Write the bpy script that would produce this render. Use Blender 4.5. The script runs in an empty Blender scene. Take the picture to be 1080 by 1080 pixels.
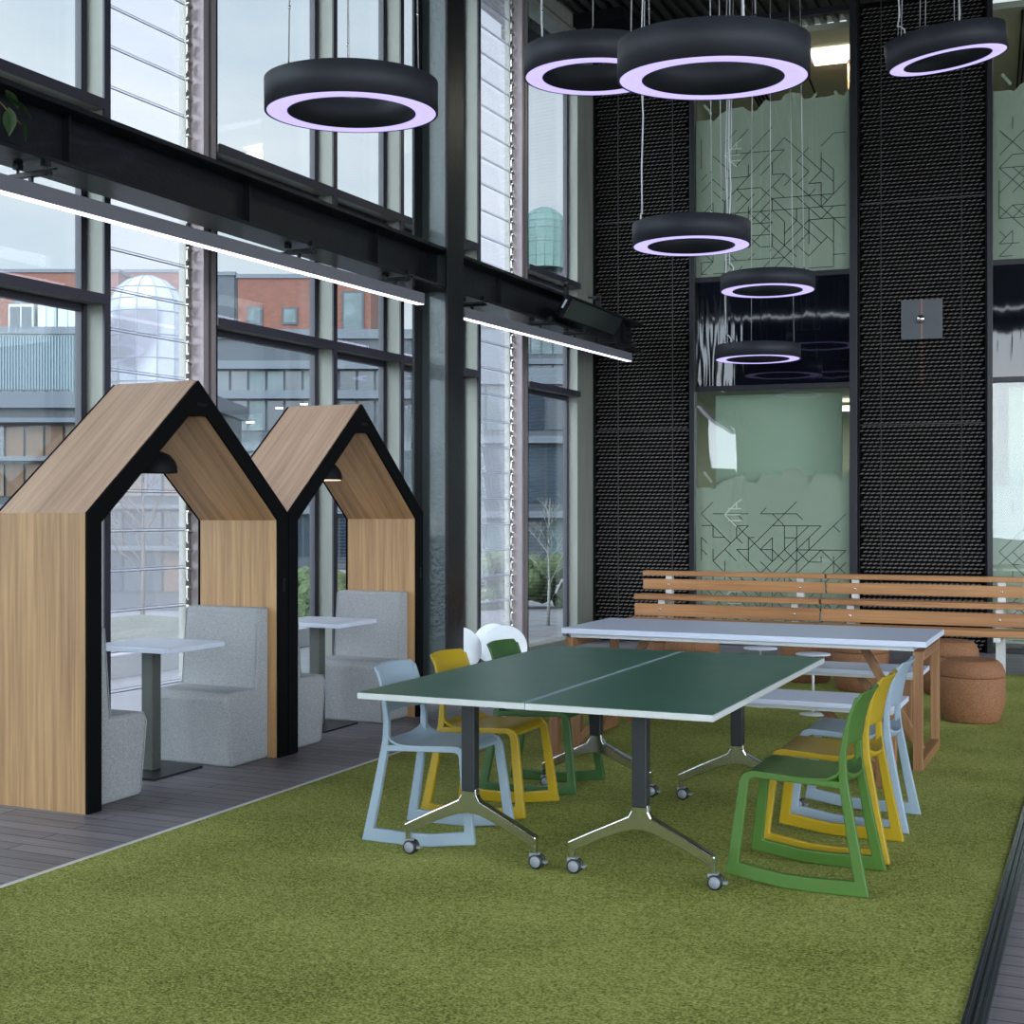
import bpy, bmesh, math, random
from mathutils import Vector, Matrix
random.seed(7)
sc = bpy.context.scene
COL = sc.collection
PI = math.pi

# ------------------------------------------------------------------ camera
cam_d = bpy.data.cameras.new('camera'); cam = bpy.data.objects.new('camera', cam_d); COL.objects.link(cam)
cam_d.sensor_width = 36.0; cam_d.lens = 36.0*1404/1080
cam.location = (0, 0, 1.5); cam.rotation_euler = (math.radians(90), 0, math.radians(24.1))
cam_d.clip_end = 600; cam_d.clip_start = 0.05
sc.camera = cam

# ------------------------------------------------------------------ world: overcast sky, brightest towards the hidden sun
W = bpy.data.worlds.new('overcast_sky'); sc.world = W; W.use_nodes = True
nt = W.node_tree; nt.nodes.clear()
def N(t, **k):
    n = nt.nodes.new(t)
    for a, b in k.items(): setattr(n, a, b)
    return n
wo = N('ShaderNodeOutputWorld'); bg = N('ShaderNodeBackground'); tc = N('ShaderNodeTexCoord')
mp = N('ShaderNodeMapping'); mp.inputs['Scale'].default_value = (1.4, 1.4, 4.2)
nz = N('ShaderNodeTexNoise'); nz.inputs['Scale'].default_value = 2.2; nz.inputs['Detail'].default_value = 6; nz.inputs['Roughness'].default_value = .55
cr = N('ShaderNodeValToRGB')
cr.color_ramp.elements[0].position = .30; cr.color_ramp.elements[0].color = (.50, .60, .70, 1)
cr.color_ramp.elements[1].position = .72; cr.color_ramp.elements[1].color = (.76, .80, .84, 1)
SUN_DIR = Vector((0.25, -0.88, 0.33)).normalized()
dot = N('ShaderNodeVectorMath', operation='DOT_PRODUCT'); dot.inputs[1].default_value = SUN_DIR
nrm = N('ShaderNodeVectorMath', operation='NORMALIZE')
mr = N('ShaderNodeMapRange'); mr.inputs['From Min'].default_value = -.15; mr.inputs['From Max'].default_value = 1.0
mr.inputs['To Min'].default_value = 1.0; mr.inputs['To Max'].default_value = 9.5
L = nt.links.new
L(tc.outputs['Generated'], mp.inputs['Vector']); L(mp.outputs[0], nz.inputs['Vector']); L(nz.outputs['Fac'], cr.inputs['Fac'])
L(tc.outputs['Generated'], nrm.inputs[0]); L(nrm.outputs[0], dot.inputs[0]); L(dot.outputs['Value'], mr.inputs['Value'])
L(cr.outputs['Color'], bg.inputs['Color']); L(mr.outputs['Result'], bg.inputs['Strength']); L(bg.outputs[0], wo.inputs[0])

sc.view_settings.view_transform = 'Standard'; sc.view_settings.look = 'None'
sc.view_settings.gamma = 1; sc.view_settings.use_curve_mapping = False
sc.view_settings.exposure = 0.42

def area(name, loc, rot, sx, sy, power, col):
    d = bpy.data.lights.new(name, 'AREA'); d.shape = 'RECTANGLE'; d.size = sx; d.size_y = sy; d.energy = power; d.color = col
    o = bpy.data.objects.new(name, d); COL.objects.link(o); o.location = loc; o.rotation_euler = rot
    return o


# ------------------------------------------------------------------ materials
def mat(name, col, rough=.5, metal=0, spec=.5, bump=None, var=None, emit=None, coat=0, nscale=(1,1,1), obj=True):
    """col rgb linear; var=(colour2, scale, detail, lo, hi); bump=(scale,strength,dist)"""
    m = bpy.data.materials.new(name); m.use_nodes = True
    t = m.node_tree; b = t.nodes['Principled BSDF']
    b.inputs['Base Color'].default_value = (*col, 1); b.inputs['Roughness'].default_value = rough
    b.inputs['Metallic'].default_value = metal; b.inputs['Specular IOR Level'].default_value = spec
    b.inputs['Coat Weight'].default_value = coat
    if var or bump:
        c = t.nodes.new('ShaderNodeTexCoord'); mpn = t.nodes.new('ShaderNodeMapping'); mpn.inputs['Scale'].default_value = nscale
        t.links.new(c.outputs['Object'], mpn.inputs[0])
    if var:
        n = t.nodes.new('ShaderNodeTexNoise'); n.inputs['Scale'].default_value = var[1]; n.inputs['Detail'].default_value = var[2]
        r = t.nodes.new('ShaderNodeValToRGB'); r.color_ramp.elements[0].position = var[3]; r.color_ramp.elements[1].position = var[4]
        r.color_ramp.elements[0].color = (*col, 1); r.color_ramp.elements[1].color = (*var[0], 1)
        t.links.new(mpn.outputs[0], n.inputs['Vector']); t.links.new(n.outputs['Fac'], r.inputs[0]); t.links.new(r.outputs[0], b.inputs['Base Color'])
    if bump:
        n2 = t.nodes.new('ShaderNodeTexNoise'); n2.inputs['Scale'].default_value = bump[0]; n2.inputs['Detail'].default_value = 3
        bp = t.nodes.new('ShaderNodeBump'); bp.inputs['Strength'].default_value = bump[1]; bp.inputs['Distance'].default_value = bump[2]
        t.links.new(mpn.outputs[0], n2.inputs['Vector']); t.links.new(n2.outputs['Fac'], bp.inputs['Height']); t.links.new(bp.outputs[0], b.inputs['Normal'])
    if emit:
        b.inputs['Emission Color'].default_value = (*emit[0], 1); b.inputs['Emission Strength'].default_value = emit[1]
    return m

def wood(name, c1, c2, axis, scale=1.0, rough=.45, bumpd=.0006):
    """stretched-noise grain; axis = direction of the grain (unit Vector in object space)"""
    m = bpy.data.materials.new(name); m.use_nodes = True; t = m.node_tree; b = t.nodes['Principled BSDF']
    c = t.nodes.new('ShaderNodeTexCoord'); mpn = t.nodes.new('ShaderNodeMapping')
    a = Vector(axis).normalized(); q = a.rotation_difference(Vector((0,0,1))).to_euler()
    rot = t.nodes.new('ShaderNodeMapping'); rot.inputs['Rotation'].default_value = q
    mpn.inputs['Scale'].default_value = (38*scale, 38*scale, 1.1*scale)
    n = t.nodes.new('ShaderNodeTexNoise'); n.inputs['Scale'].default_value = 1.0; n.inputs['Detail'].default_value = 7; n.inputs['Roughness'].default_value = .62; n.inputs['Distortion'].default_value = .25
    mp2 = t.nodes.new('ShaderNodeMapping'); mp2.inputs['Scale'].default_value = (7*scale, 7*scale, .5*scale)
    n2 = t.nodes.new('ShaderNodeTexNoise'); n2.inputs['Scale'].default_value = 1.0; n2.inputs['Detail'].default_value = 2
    add = t.nodes.new('ShaderNodeMath'); add.operation = 'MULTIPLY_ADD'; add.inputs[1].default_value = .55
    r = t.nodes.new('ShaderNodeValToRGB'); r.color_ramp.elements[0].position = .55; r.color_ramp.elements[1].position = .98
    r.color_ramp.elements[0].color = (*c2, 1); r.color_ramp.elements[1].color = (*c1, 1)
    lk = t.links.new
    lk(c.outputs['Object'], rot.inputs[0]); lk(rot.outputs[0], mpn.inputs[0]); lk(rot.outputs[0], mp2.inputs[0])
    lk(mpn.outputs[0], n.inputs['Vector']); lk(mp2.outputs[0], n2.inputs['Vector'])
    lk(n2.outputs['Fac'], add.inputs[0]); lk(n.outputs['Fac'], add.inputs[2]); lk(add.outputs[0], r.inputs[0]); lk(r.outputs[0], b.inputs['Base Color'])
    bp = t.nodes.new('ShaderNodeBump'); bp.inputs['Strength'].default_value = .35; bp.inputs['Distance'].default_value = bumpd
    lk(n.outputs['Fac'], bp.inputs['Height']); lk(bp.outputs[0], b.inputs['Normal'])
    b.inputs['Roughness'].default_value = rough
    return m

def glass(name, tint=(.93,.96,.96), refl=1.0, rough=0.0, milky=0.0, wavy=0.0):
    m = bpy.data.materials.new(name); m.use_nodes = True; t = m.node_tree; t.nodes.clear()
    o = t.nodes.new('ShaderNodeOutputMaterial'); tr = t.nodes.new('ShaderNodeBsdfTransparent'); gl = t.nodes.new('ShaderNodeBsdfGlossy')
    lw = t.nodes.new('ShaderNodeLayerWeight'); lw.inputs['Blend'].default_value = .5
    pw = t.nodes.new('ShaderNodeMath'); pw.operation = 'POWER'; pw.inputs[1].default_value = 4.0
    mu = t.nodes.new('ShaderNodeMath'); mu.operation = 'MULTIPLY_ADD'; mu.inputs[1].default_value = .9; mu.inputs[2].default_value = .03*refl; mu.use_clamp = True
    t.links.new(lw.outputs['Facing'], pw.inputs[0])
    mx = t.nodes.new('ShaderNodeMixShader'); tr.inputs[0].default_value = (*tint, 1); gl.inputs['Roughness'].default_value = rough
    gl.inputs['Color'].default_value = (.95,.97,1,1)
    lk = t.links.new
    lk(pw.outputs[0], mu.inputs[0]); lk(mu.outputs[0], mx.inputs[0])
    src = tr
    if milky > 0:
        df = t.nodes.new('ShaderNodeBsdfTranslucent'); df.inputs[0].default_value = (.9,.92,.95,1)
        m2 = t.nodes.new('ShaderNodeMixShader'); m2.inputs[0].default_value = milky
        lk(tr.outputs[0], m2.inputs[1]); lk(df.outputs[0], m2.inputs[2]); src = m2
    if wavy > 0:
        c = t.nodes.new('ShaderNodeTexCoord'); mpn = t.nodes.new('ShaderNodeMapping'); mpn.inputs['Scale'].default_value = (1.6, 1.6, .5)
        n = t.nodes.new('ShaderNodeTexNoise'); n.inputs['Scale'].default_value = 1.0; n.inputs['Detail'].default_value = 0
        bp = t.nodes.new('ShaderNodeBump'); bp.inputs['Strength'].default_value = 1; bp.inputs['Distance'].default_value = wavy
        lk(c.outputs['Object'], mpn.inputs[0]); lk(mpn.outputs[0], n.inputs['Vector']); lk(n.outputs['Fac'], bp.inputs['Height']); lk(bp.outputs[0], gl.inputs['Normal'])
    lk(src.outputs[0], mx.inputs[1]); lk(gl.outputs[0], mx.inputs[2]); lk(mx.outputs[0], o.inputs[0])
    return m

M = {}
M['black_steel'] = mat('black_steel', (.006,.007,.009), .36, .0, .28, bump=(34, .5, .004), coat=.08)
M['black_matt'] = mat('black_matt', (.005,.005,.006), .6, 0, .15)
M['black_mdf'] = mat('black_mdf', (.004,.004,.0045), .85, 0, .06, bump=(400,.2,.0005))
M['fin_grey'] = mat('fin_grey', (.205,.213,.183), .45, .25, .5, var=((.24,.25,.215), 3, 2, .35, .65), nscale=(3,3,.4))
M['frame_dark'] = mat('frame_dark', (.028,.026,.038), .4)
M['post_pink'] = mat('post_pink', (.30,.26,.26), .4, .4)
M['clip_metal'] = mat('clip_metal', (.55,.52,.50), .3, .9)
M['turf'] = None
M['white_lam'] = mat('white_lam', (.50,.545,.65), .38)
M['white_edge'] = mat('white_edge', (.47,.49,.485), .45)
M['green_top'] = mat('green_top', (.024,.105,.062), .36, 0, .8, var=((.030,.124,.074), 4, 3, .4, .7))
M['grey_line'] = mat('grey_line', (.26,.33,.37), .5)
M['leg_black'] = mat('leg_black', (.020,.023,.027), .38, .3)
M['aluminium'] = mat('aluminium', (.62,.62,.60), .16, 1.0)
M['caster_grey'] = mat('caster_grey', (.22,.24,.27), .45)
M['caster_black'] = mat('caster_black', (.010,.010,.011), .5)
M['plastic_green'] = mat('plastic_green', (.052,.125,.018), .42, 0, .4)
M['plastic_dkgreen'] = mat('plastic_dkgreen', (.030,.085,.020), .42, 0, .4)
M['plastic_yellow'] = mat('plastic_yellow', (.33,.225,.005), .42, 0, .4)
M['plastic_blue'] = mat('plastic_blue', (.235,.305,.365), .42, 0, .4)
M['fabric'] = mat('fabric', (.20,.205,.212), .95, 0, .2, bump=(420,.7,.0012), var=((.40,.41,.42), 260, 3, .35, .68))
M['cork'] = mat('cork', (.155,.068,.030), .75, 0, .3, bump=(120,.4,.001), var=((.26,.122,.058), 90, 4, .35, .7))
M['table_post'] = mat('table_post', (.06,.065,.062), .5, .5, .5, bump=(300,.6,.001), var=((.16,.165,.15), 300, 2, .4, .7))
M['white_round'] = mat('white_round', (.86,.90,.94), .3)
M['concrete'] = mat('concrete', (.33,.34,.35), .85, bump=(30,.4,.01), var=((.42,.43,.44), 3, 4, .3, .7))
M['paving'] = mat('paving', (.11,.112,.125), .8, var=((.16,.163,.178), 2, 3, .3, .7))
M['lawn'] = mat('lawn', (.045,.058,.032), .95, var=((.085,.09,.06), 3, 5, .3, .7), bump=(20,.8,.05))
M['brass'] = mat('brass', (.28,.15,.10), .4, 1.0)
M['steel'] = mat('steel', (.6,.6,.6), .25, 1.0)
M['silver_paint'] = mat('silver_paint', (.60,.60,.61), .4, .3)
M['lamp_shell'] = mat('lamp_shell', (.020,.021,.027), .55, .1, .3, var=((.027,.029,.036), 5, 3, .35, .7))
M['lamp_glow'] = mat('lamp_glow', (.3,.25,.45), .5, emit=((.50,.43,.92), 1.0))
M['strip_body'] = mat('strip_body', (.13,.13,.15), .5)
M['strip_glow'] = mat('strip_glow', (.9,.85,1), .5, emit=((.80,.74,1.0), 2.0))
M['pendant_glow'] = mat('pendant_glow', (1,.8,.6), .5, emit=((1,.66,.42), 1.6))
M['office_glow'] = mat('office_glow', (1,.9,.8), .5, emit=((1,.92,.78), 3.2))
M['cable'] = mat('cable', (.5,.5,.5), .35, .5)
M['ceiling'] = mat('ceiling', (.010,.010,.010), .6)
M['room_wall'] = mat('room_wall', (.30,.34,.27), .8)
M['room_ceil'] = mat('room_ceil', (.50,.48,.40), .85)
M['blind'] = mat('blind', (.38,.48,.36), .8)
M['film'] = mat('film', (.34,.38,.30), .7)
M['film_line'] = mat('film_line', (.030,.045,.035), .7)
M['film_light'] = mat('film_light', (.62,.68,.58), .7)
M['spandrel'] = mat('spandrel', (.003,.004,.007), .03, 0, .5, bump=(1.0,.5,.010), nscale=(3.2,3.2,.35))
M['glass'] = glass('glass', (.94,.965,.97), 1.4)
M['glass_back'] = glass('glass_back', (.93,.955,.94), 1.3, wavy=.006)
M['glass_louvre'] = glass('glass_louvre', (.985,.98,1.0), 1.0, milky=.13)
M['glass_edge'] = mat('glass_edge', (.30,.32,.42), .3, 0, .8)
M['brick'] = None
M['mesh_metal'] = mat('mesh_metal', (.17,.152,.14), .5, .1, .4)
M['leaf'] = mat('leaf', (.015,.040,.012), .5, var=((.035,.07,.018), 30, 2, .4, .6))
M['bark'] = mat('bark', (.26,.26,.24), .9)
M['hedge'] = mat('hedge', (.035,.06,.02), .9, bump=(12,1,.1), var=((.08,.11,.045), 10, 4, .35, .65))

def turf_mat():
    m = bpy.data.materials.new('turf'); m.use_nodes = True; t = m.node_tree; b = t.nodes['Principled BSDF']; lk = t.links.new
    c = t.nodes.new('ShaderNodeTexCoord')
    def nz(s, d, r=.6):
        n = t.nodes.new('ShaderNodeTexNoise'); n.inputs['Scale'].default_value = s; n.inputs['Detail'].default_value = d; n.inputs['Roughness'].default_value = r
        lk(c.outputs['Object'], n.inputs['Vector']); return n
    fine, mid, big = nz(88, 2, .65), nz(30, 3), nz(1.6, 3)
    r = t.nodes.new('ShaderNodeValToRGB'); e = r.color_ramp.elements
    e[0].position = .385; e[0].color = (.090,.106,.018, 1); e[1].position = .60; e[1].color = (.400,.410,.130, 1)
    md = e.new(.485); md.color = (.225,.250,.058, 1)
    a = t.nodes.new('ShaderNodeMath'); a.operation = 'MULTIPLY_ADD'; a.inputs[1].default_value = .55; lk(fine.outputs['Fac'], a.inputs[0])
    a2 = t.nodes.new('ShaderNodeMath'); a2.operation = 'MULTIPLY'; a2.inputs[1].default_value = .27; lk(mid.outputs['Fac'], a2.inputs[0])
    a3 = t.nodes.new('ShaderNodeMath'); a3.operation = 'MULTIPLY_ADD'; a3.inputs[1].default_value = .18; lk(big.outputs['Fac'], a3.inputs[0]); lk(a2.outputs[0], a3.inputs[2])
    lk(a3.outputs[0], a.inputs[2]); lk(a.outputs[0], r.inputs[0]); lk(r.outputs[0], b.inputs['Base Color'])
    bp = t.nodes.new('ShaderNodeBump'); bp.inputs['Strength'].default_value = .9; bp.inputs['Distance'].default_value = .035; lk(a.outputs[0], bp.inputs['Height']); lk(bp.outputs[0], b.inputs['Normal'])
    b.inputs['Roughness'].default_value = 1; b.inputs['Specular IOR Level'].default_value = .1
    return m
M['turf'] = turf_mat()

def plank_mat(name, c1, c2, mort, bw=1.5, rh=.105, rot=0.0, rough=.5):
    m = bpy.data.materials.new(name); m.use_nodes = True; t = m.node_tree; b = t.nodes['Principled BSDF']; lk = t.links.new
    c = t.nodes.new('ShaderNodeTexCoord'); mp_ = t.nodes.new('ShaderNodeMapping'); mp_.inputs['Rotation'].default_value = (0,0,rot); lk(c.outputs['Object'], mp_.inputs[0])
    br = t.nodes.new('ShaderNodeTexBrick'); br.offset = .37; br.inputs['Scale'].default_value = 1; br.inputs['Brick Width'].default_value = bw; br.inputs['Row Height'].default_value = rh
    br.inputs['Mortar Size'].default_value = .004; br.inputs['Mortar Smooth'].default_value = .1
    br.inputs['Color1'].default_value = (*c1,1); br.inputs['Color2'].default_value = (*c2,1); br.inputs['Mortar'].default_value = (*mort,1)
    n = t.nodes.new('ShaderNodeTexNoise'); n.inputs['Scale'].default_value = 1; n.inputs['Detail'].default_value = 6
    m2 = t.nodes.new('ShaderNodeMapping'); m2.inputs['Scale'].default_value = (2.5, 45, 1); lk(mp_.outputs[0], m2.inputs[0]); lk(m2.outputs[0], n.inputs['Vector'])
    mx = t.nodes.new('ShaderNodeMix'); mx.data_type = 'RGBA'; mx.blend_type = 'MULTIPLY'; mx.inputs[0].default_value = .55
    rr = t.nodes.new('ShaderNodeValToRGB'); rr.color_ramp.elements[0].position = .3; rr.color_ramp.elements[0].color = (.6,.6,.6,1); rr.color_ramp.elements[1].position = .7; rr.color_ramp.elements[1].color = (1.25,1.25,1.25,1)
    lk(n.outputs['Fac'], rr.inputs[0]); lk(mp_.outputs[0], br.inputs['Vector']); lk(br.outputs['Color'], mx.inputs[6]); lk(rr.outputs[0], mx.inputs[7]); lk(mx.outputs[2], b.inputs['Base Color'])
    b.inputs['Roughness'].default_value = rough
    bp = t.nodes.new('ShaderNodeBump'); bp.inputs['Strength'].default_value = .5; bp.inputs['Distance'].default_value = .002; bp.invert = True
    lk(br.outputs['Fac'], bp.inputs['Height']); lk(bp.outputs[0], b.inputs['Normal'])
    return m
M['planks'] = plank_mat('planks', (.150,.138,.152), (.205,.190,.204), (.018,.017,.02), rough=.5)

def brick_mat(name, c1, c2, mort):
    m = bpy.data.materials.new(name); m.use_nodes = True; t = m.node_tree; b = t.nodes['Principled BSDF']; lk = t.links.new
    c = t.nodes.new('ShaderNodeTexCoord'); mp_ = t.nodes.new('ShaderNodeMapping'); mp_.inputs['Rotation'].default_value = (math.radians(90),0,0); lk(c.outputs['Object'], mp_.inputs[0])
    br = t.nodes.new('ShaderNodeTexBrick'); br.inputs['Scale'].default_value = 1; br.inputs['Brick Width'].default_value = .45; br.inputs['Row Height'].default_value = .15; br.inputs['Mortar Size'].default_value = .012
    br.inputs['Color1'].default_value = (*c1,1); br.inputs['Color2'].default_value = (*c2,1); br.inputs['Mortar'].default_value = (*mort,1)
    lk(mp_.outputs[0], br.inputs['Vector']); lk(br.outputs['Color'], b.inputs['Base Color']); b.inputs['Roughness'].default_value = .9
    return m
M['brick'] = brick_mat('brick', (.125,.046,.031), (.10,.037,.026), (.08,.05,.04))
M['far_glass'] = mat('far_glass', (.012,.018,.027), .15, 0, .4, var=((.035,.048,.060), .35, 2, .4, .6))
M['far_glass_light'] = mat('far_glass_light', (.07,.095,.10), .3, 0, .3, var=((.04,.06,.065), .8, 2, .4, .6))
M['far_panel'] = mat('far_panel', (.020,.027,.036), .6)
M['far_band'] = mat('far_band', (.055,.068,.083), .6)
M['beige_panel'] = mat('beige_panel', (.115,.085,.062), .7)
M['far_brown'] = mat('far_brown', (.085,.048,.026), .7)
M['cladding'] = mat('cladding', (.125,.17,.19), .5)
M['ac_white'] = mat('ac_white', (.24,.27,.27), .5)
M['ac_dark'] = mat('ac_dark', (.035,.04,.05), .6)

oakA, oakB = (.47,.285,.130), (.23,.125,.052)
M['oak_v'] = wood('oak_v', oakA, oakB, (0,0,1))
M['oak_s1'] = wood('oak_s1', (.50,.33,.21), (.29,.175,.11), (0,.77,.64))
M['oak_s2'] = wood('oak_s2', (.50,.33,.21), (.29,.175,.11), (0,.77,-.64))
teA, teB = (.29,.145,.060), (.16,.070,.027)
M['oak_c1'] = wood('oak_c1', (.47,.27,.125), (.25,.13,.055), (0,.77,.64))
M['oak_c2'] = wood('oak_c2', (.47,.27,.125), (.25,.13,.055), (0,.77,-.64))
M['teak_x'] = wood('teak_x', (.43,.215,.085), (.23,.100,.036), (1,0,0), .8)
M['teak_z'] = wood('teak_z', teA, teB, (0,0,1), 1.2)
M['teak_y'] = wood('teak_y', teA, teB, (0,1,0), 1.2)

# ------------------------------------------------------------------ mesh helpers
class MB:
    def __init__(s): s.v = []; s.f = []; s.sm = []
    def add(s, vs, fs, smooth=False):
        o = len(s.v); s.v += [tuple(v) for v in vs]
        for f in fs: s.f.append([i+o for i in f]); s.sm.append(smooth)
        return s
    def box(s, x0, x1, y0, y1, z0, z1, R=None):
        vs = [Vector((x,y,z)) for z in (z0,z1) for y in (y0,y1) for x in (x0,x1)]
        if R is not None: vs = [R @ v for v in vs]
        return s.add(vs, [(0,2,3,1),(4,5,7,6),(0,1,5,4),(2,6,7,3),(0,4,6,2),(1,3,7,5)])
    def bar(s, p, q, w, h, up=(0,0,1)):
        p, q = Vector(p), Vector(q); d = (q-p).normalized(); u = Vector(up)
        if abs(d.dot(u)) > .98: u = Vector((0,1,0))
        r = d.cross(u).normalized()*w/2; t = r.cross(d).normalized()*h/2
        vs = [p-r-t,p+r-t,p+r+t,p-r+t,q-r-t,q+r-t,q+r+t,q-r+t]
        return s.add(vs, [(3,2,1,0),(4,5,6,7),(0,1,5,4),(1,2,6,5),(2,3,7,6),(3,0,4,7)])
    def tube(s, pts, r, n=8, cap=True):
        pts = [Vector(p) for p in pts]; rr = r if isinstance(r, (list,tuple)) else [r]*len(pts)
        vs = []; prev = None
        for i, p in enumerate(pts):
            d = (pts[min(i+1,len(pts)-1)]-pts[max(i-1,0)]).normalized()
            a = prev if prev is not None else (Vector((0,0,1)) if abs(d.z) < .9 else Vector((1,0,0)))
            u = (a - d*a.dot(d)).normalized(); prev = u; w = d.cross(u)
            for k in range(n):
                t = 2*PI*k/n; vs.append(p + (u*math.cos(t)+w*math.sin(t))*rr[i])
        fs = [(i*n+k, i*n+(k+1)%n, (i+1)*n+(k+1)%n, (i+1)*n+k) for i in range(len(pts)-1) for k in range(n)]
        s.add(vs, fs, True)
        if cap:
            o = len(s.v)-len(vs); s.f.append([o+k for k in range(n)][::-1]); s.sm.append(False)
            s.f.append([o+(len(pts)-1)*n+k for k in range(n)]); s.sm.append(False)
        return s
    def lathe(s, prof, n=32, c=(0,0,0), R=None, smooth=True, close=False):
        vs = []
        for r, z in prof:
            for k in range(n):
                v = Vector((r*math.cos(2*PI*k/n), r*math.sin(2*PI*k/n), z))
                if R is not None: v = R @ v
                vs.append(v+Vector(c))
        m = len(prof); rng = m if close else m-1
        fs = [(i*n+k, i*n+(k+1)%n, ((i+1)%m)*n+(k+1)%n, ((i+1)%m)*n+k) for i in range(rng) for k in range(n)]
        return s.add(vs, fs, smooth)
    def prism(s, poly, a, b, fn):
        """extrude 2-D polygon between a and b; fn(u,v,t)->xyz"""
        n = len(poly); vs = [fn(u,v,a) for u,v in poly]+[fn(u,v,b) for u,v in poly]
        fs = [list(range(n))[::-1], [n+i for i in range(n)]]+[(i,(i+1)%n,n+(i+1)%n,n+i) for i in range(n)]
        return s.add(vs, fs)
    def strip(s, outer, inner, a, b, fn, closed=True):
        """band between two matched outlines extruded a..b"""
        n = len(outer); vs = []
        for t in (a,b):
            vs += [fn(u,v,t) for u,v in outer]+[fn(u,v,t) for u,v in inner]
        fs = []
        for i in range(n if closed else n-1):
            j = (i+1)%n
            fs += [(i,j,n+j,n+i), (2*n+i,3*n+i,3*n+j,2*n+j), (i,2*n+i,2*n+j,j), (n+i,n+j,3*n+j,3*n+i)]
        if not closed:
            fs += [(0,n,3*n,2*n), (n-1,3*n-1,4*n-1,2*n-1)]
        return s.add(vs, fs)
    def build(s, name, m=None, parent=None, bevel=0, seg=2, loc=None, rz=None, smooth=False, recalc=True, weld=False):
        me = bpy.data.meshes.new(name); me.from_pydata(s.v, [], s.f)
        for p, k in zip(me.polygons, s.sm): p.use_smooth = k or smooth
        if recalc or weld:
            bm = bmesh.new(); bm.from_mesh(me)
            if weld: bmesh.ops.remove_doubles(bm, verts=bm.verts, dist=1e-5)
            bmesh.ops.recalc_face_normals(bm, faces=bm.faces); bm.to_mesh(me); bm.free()
        o = bpy.data.objects.new(name, me); COL.objects.link(o)
        if m is not None: me.materials.append(M[m] if isinstance(m, str) else m)
        if parent is not None: o.parent = parent
        if loc is not None: o.location = loc
        if rz is not None: o.rotation_euler = (0,0,rz)
        if bevel:
            b = o.modifiers.new('bevel', 'BEVEL'); b.width = bevel; b.segments = seg; b.limit_method = 'ANGLE'; b.angle_limit = math.radians(35)
        return o

def tag(o, label=None, cat=None, group=None, kind=None):
    if label: o['label'] = label
    if cat: o['category'] = cat
    if group: o['group'] = group
    if kind: o['kind'] = kind
    return o
def thing(name, loc, label, cat, group=None, rz=0):
    o = bpy.data.objects.new(name, None); COL.objects.link(o); o.empty_display_size = .1
    o.location = loc; o.rotation_euler = (0,0,rz); return tag(o, label, cat, group)
def dup(o, parent=None):
    c = o.copy(); COL.objects.link(c)
    if parent is not None: c.parent = parent
    for ch in [x for x in bpy.data.objects if x.parent == o]: dup(ch, c)
    return c
def copy_thing(o, loc, rz=None, label=None, rot=None):
    c = dup(o); c.location = loc
    if rz is not None: c.rotation_euler = (0,0,rz)
    if rot is not None: c.rotation_euler = rot
    if label: c['label'] = label
    return c
def S(o): o['kind'] = 'structure'; return o
CEIL = 7.12

# ================================================================== SETTING
FZ = -0.01                                    # plank floor level; turf top is z = 0
def gx(y): return -6.247+.0384*y              # plane of the glass wall
# floor
S(MB().box(-6.45, 9.5, -9, 15.6, FZ-.12, FZ).build('floor', 'planks'))
rw = MB()
for a, b in ((-6.45,-.2),): rw.box(a, b, -9.2, -9.0, FZ, CEIL)
rw.box(-6.45, 9.5, -9.2, -9.0, CEIL-.6, CEIL)
S(rw.build('wall_rear', mat('rear_wall', (.03,.03,.034), .7)))  # unseen; added dark for the back-window reflections, right part left open for light
tf = MB()
tf.box(-4.03, -.392, -3.0, 13.12, FZ, 0.0)
tag(tf.build('artificial_turf', 'turf'), 'large rectangle of short green artificial turf laid on the grey plank floor', 'artificial turf')
tag(MB().box(-4.05, -4.03, -3.0, 13.12, FZ, .004).build('turf_edging', 'silver_paint'), 'thin pale edging strip along the left side of the turf', 'edging strip')
rail = MB()
for i, (a, b, h) in enumerate([(-.392,-.378,.008),(-.378,-.366,.016),(-.366,-.356,.006),(-.356,-.346,.014),(-.346,-.336,.006),(-.336,-.322,.010)]):
    rail.box(a, b, -3.0, 13.12, FZ, h)
tag(rail.build('threshold_rail', mat('rail_metal', (.16,.19,.23), .22, .9), bevel=.002), 'dark ribbed metal threshold rail along the right side of the turf', 'floor rail')
# ceiling (black ribbed deck)
c = MB(); c.box(-6.45, 9.5, -9, 15.6, CEIL+.06, CEIL+.16)
for i in range(110):
    x = -6.3+i*.143; c.box(x, x+.06, 2, 15.5, CEIL, CEIL+.07)
S(c.build('ceiling', mat('ceiling_deck', (.030,.029,.028), .55), recalc=False))
cb = MB(); cb.box(-6.4, -4.9, 14.0, 14.75, 6.98, CEIL); S(cb.build('trim_1', 'black_matt'))

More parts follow.
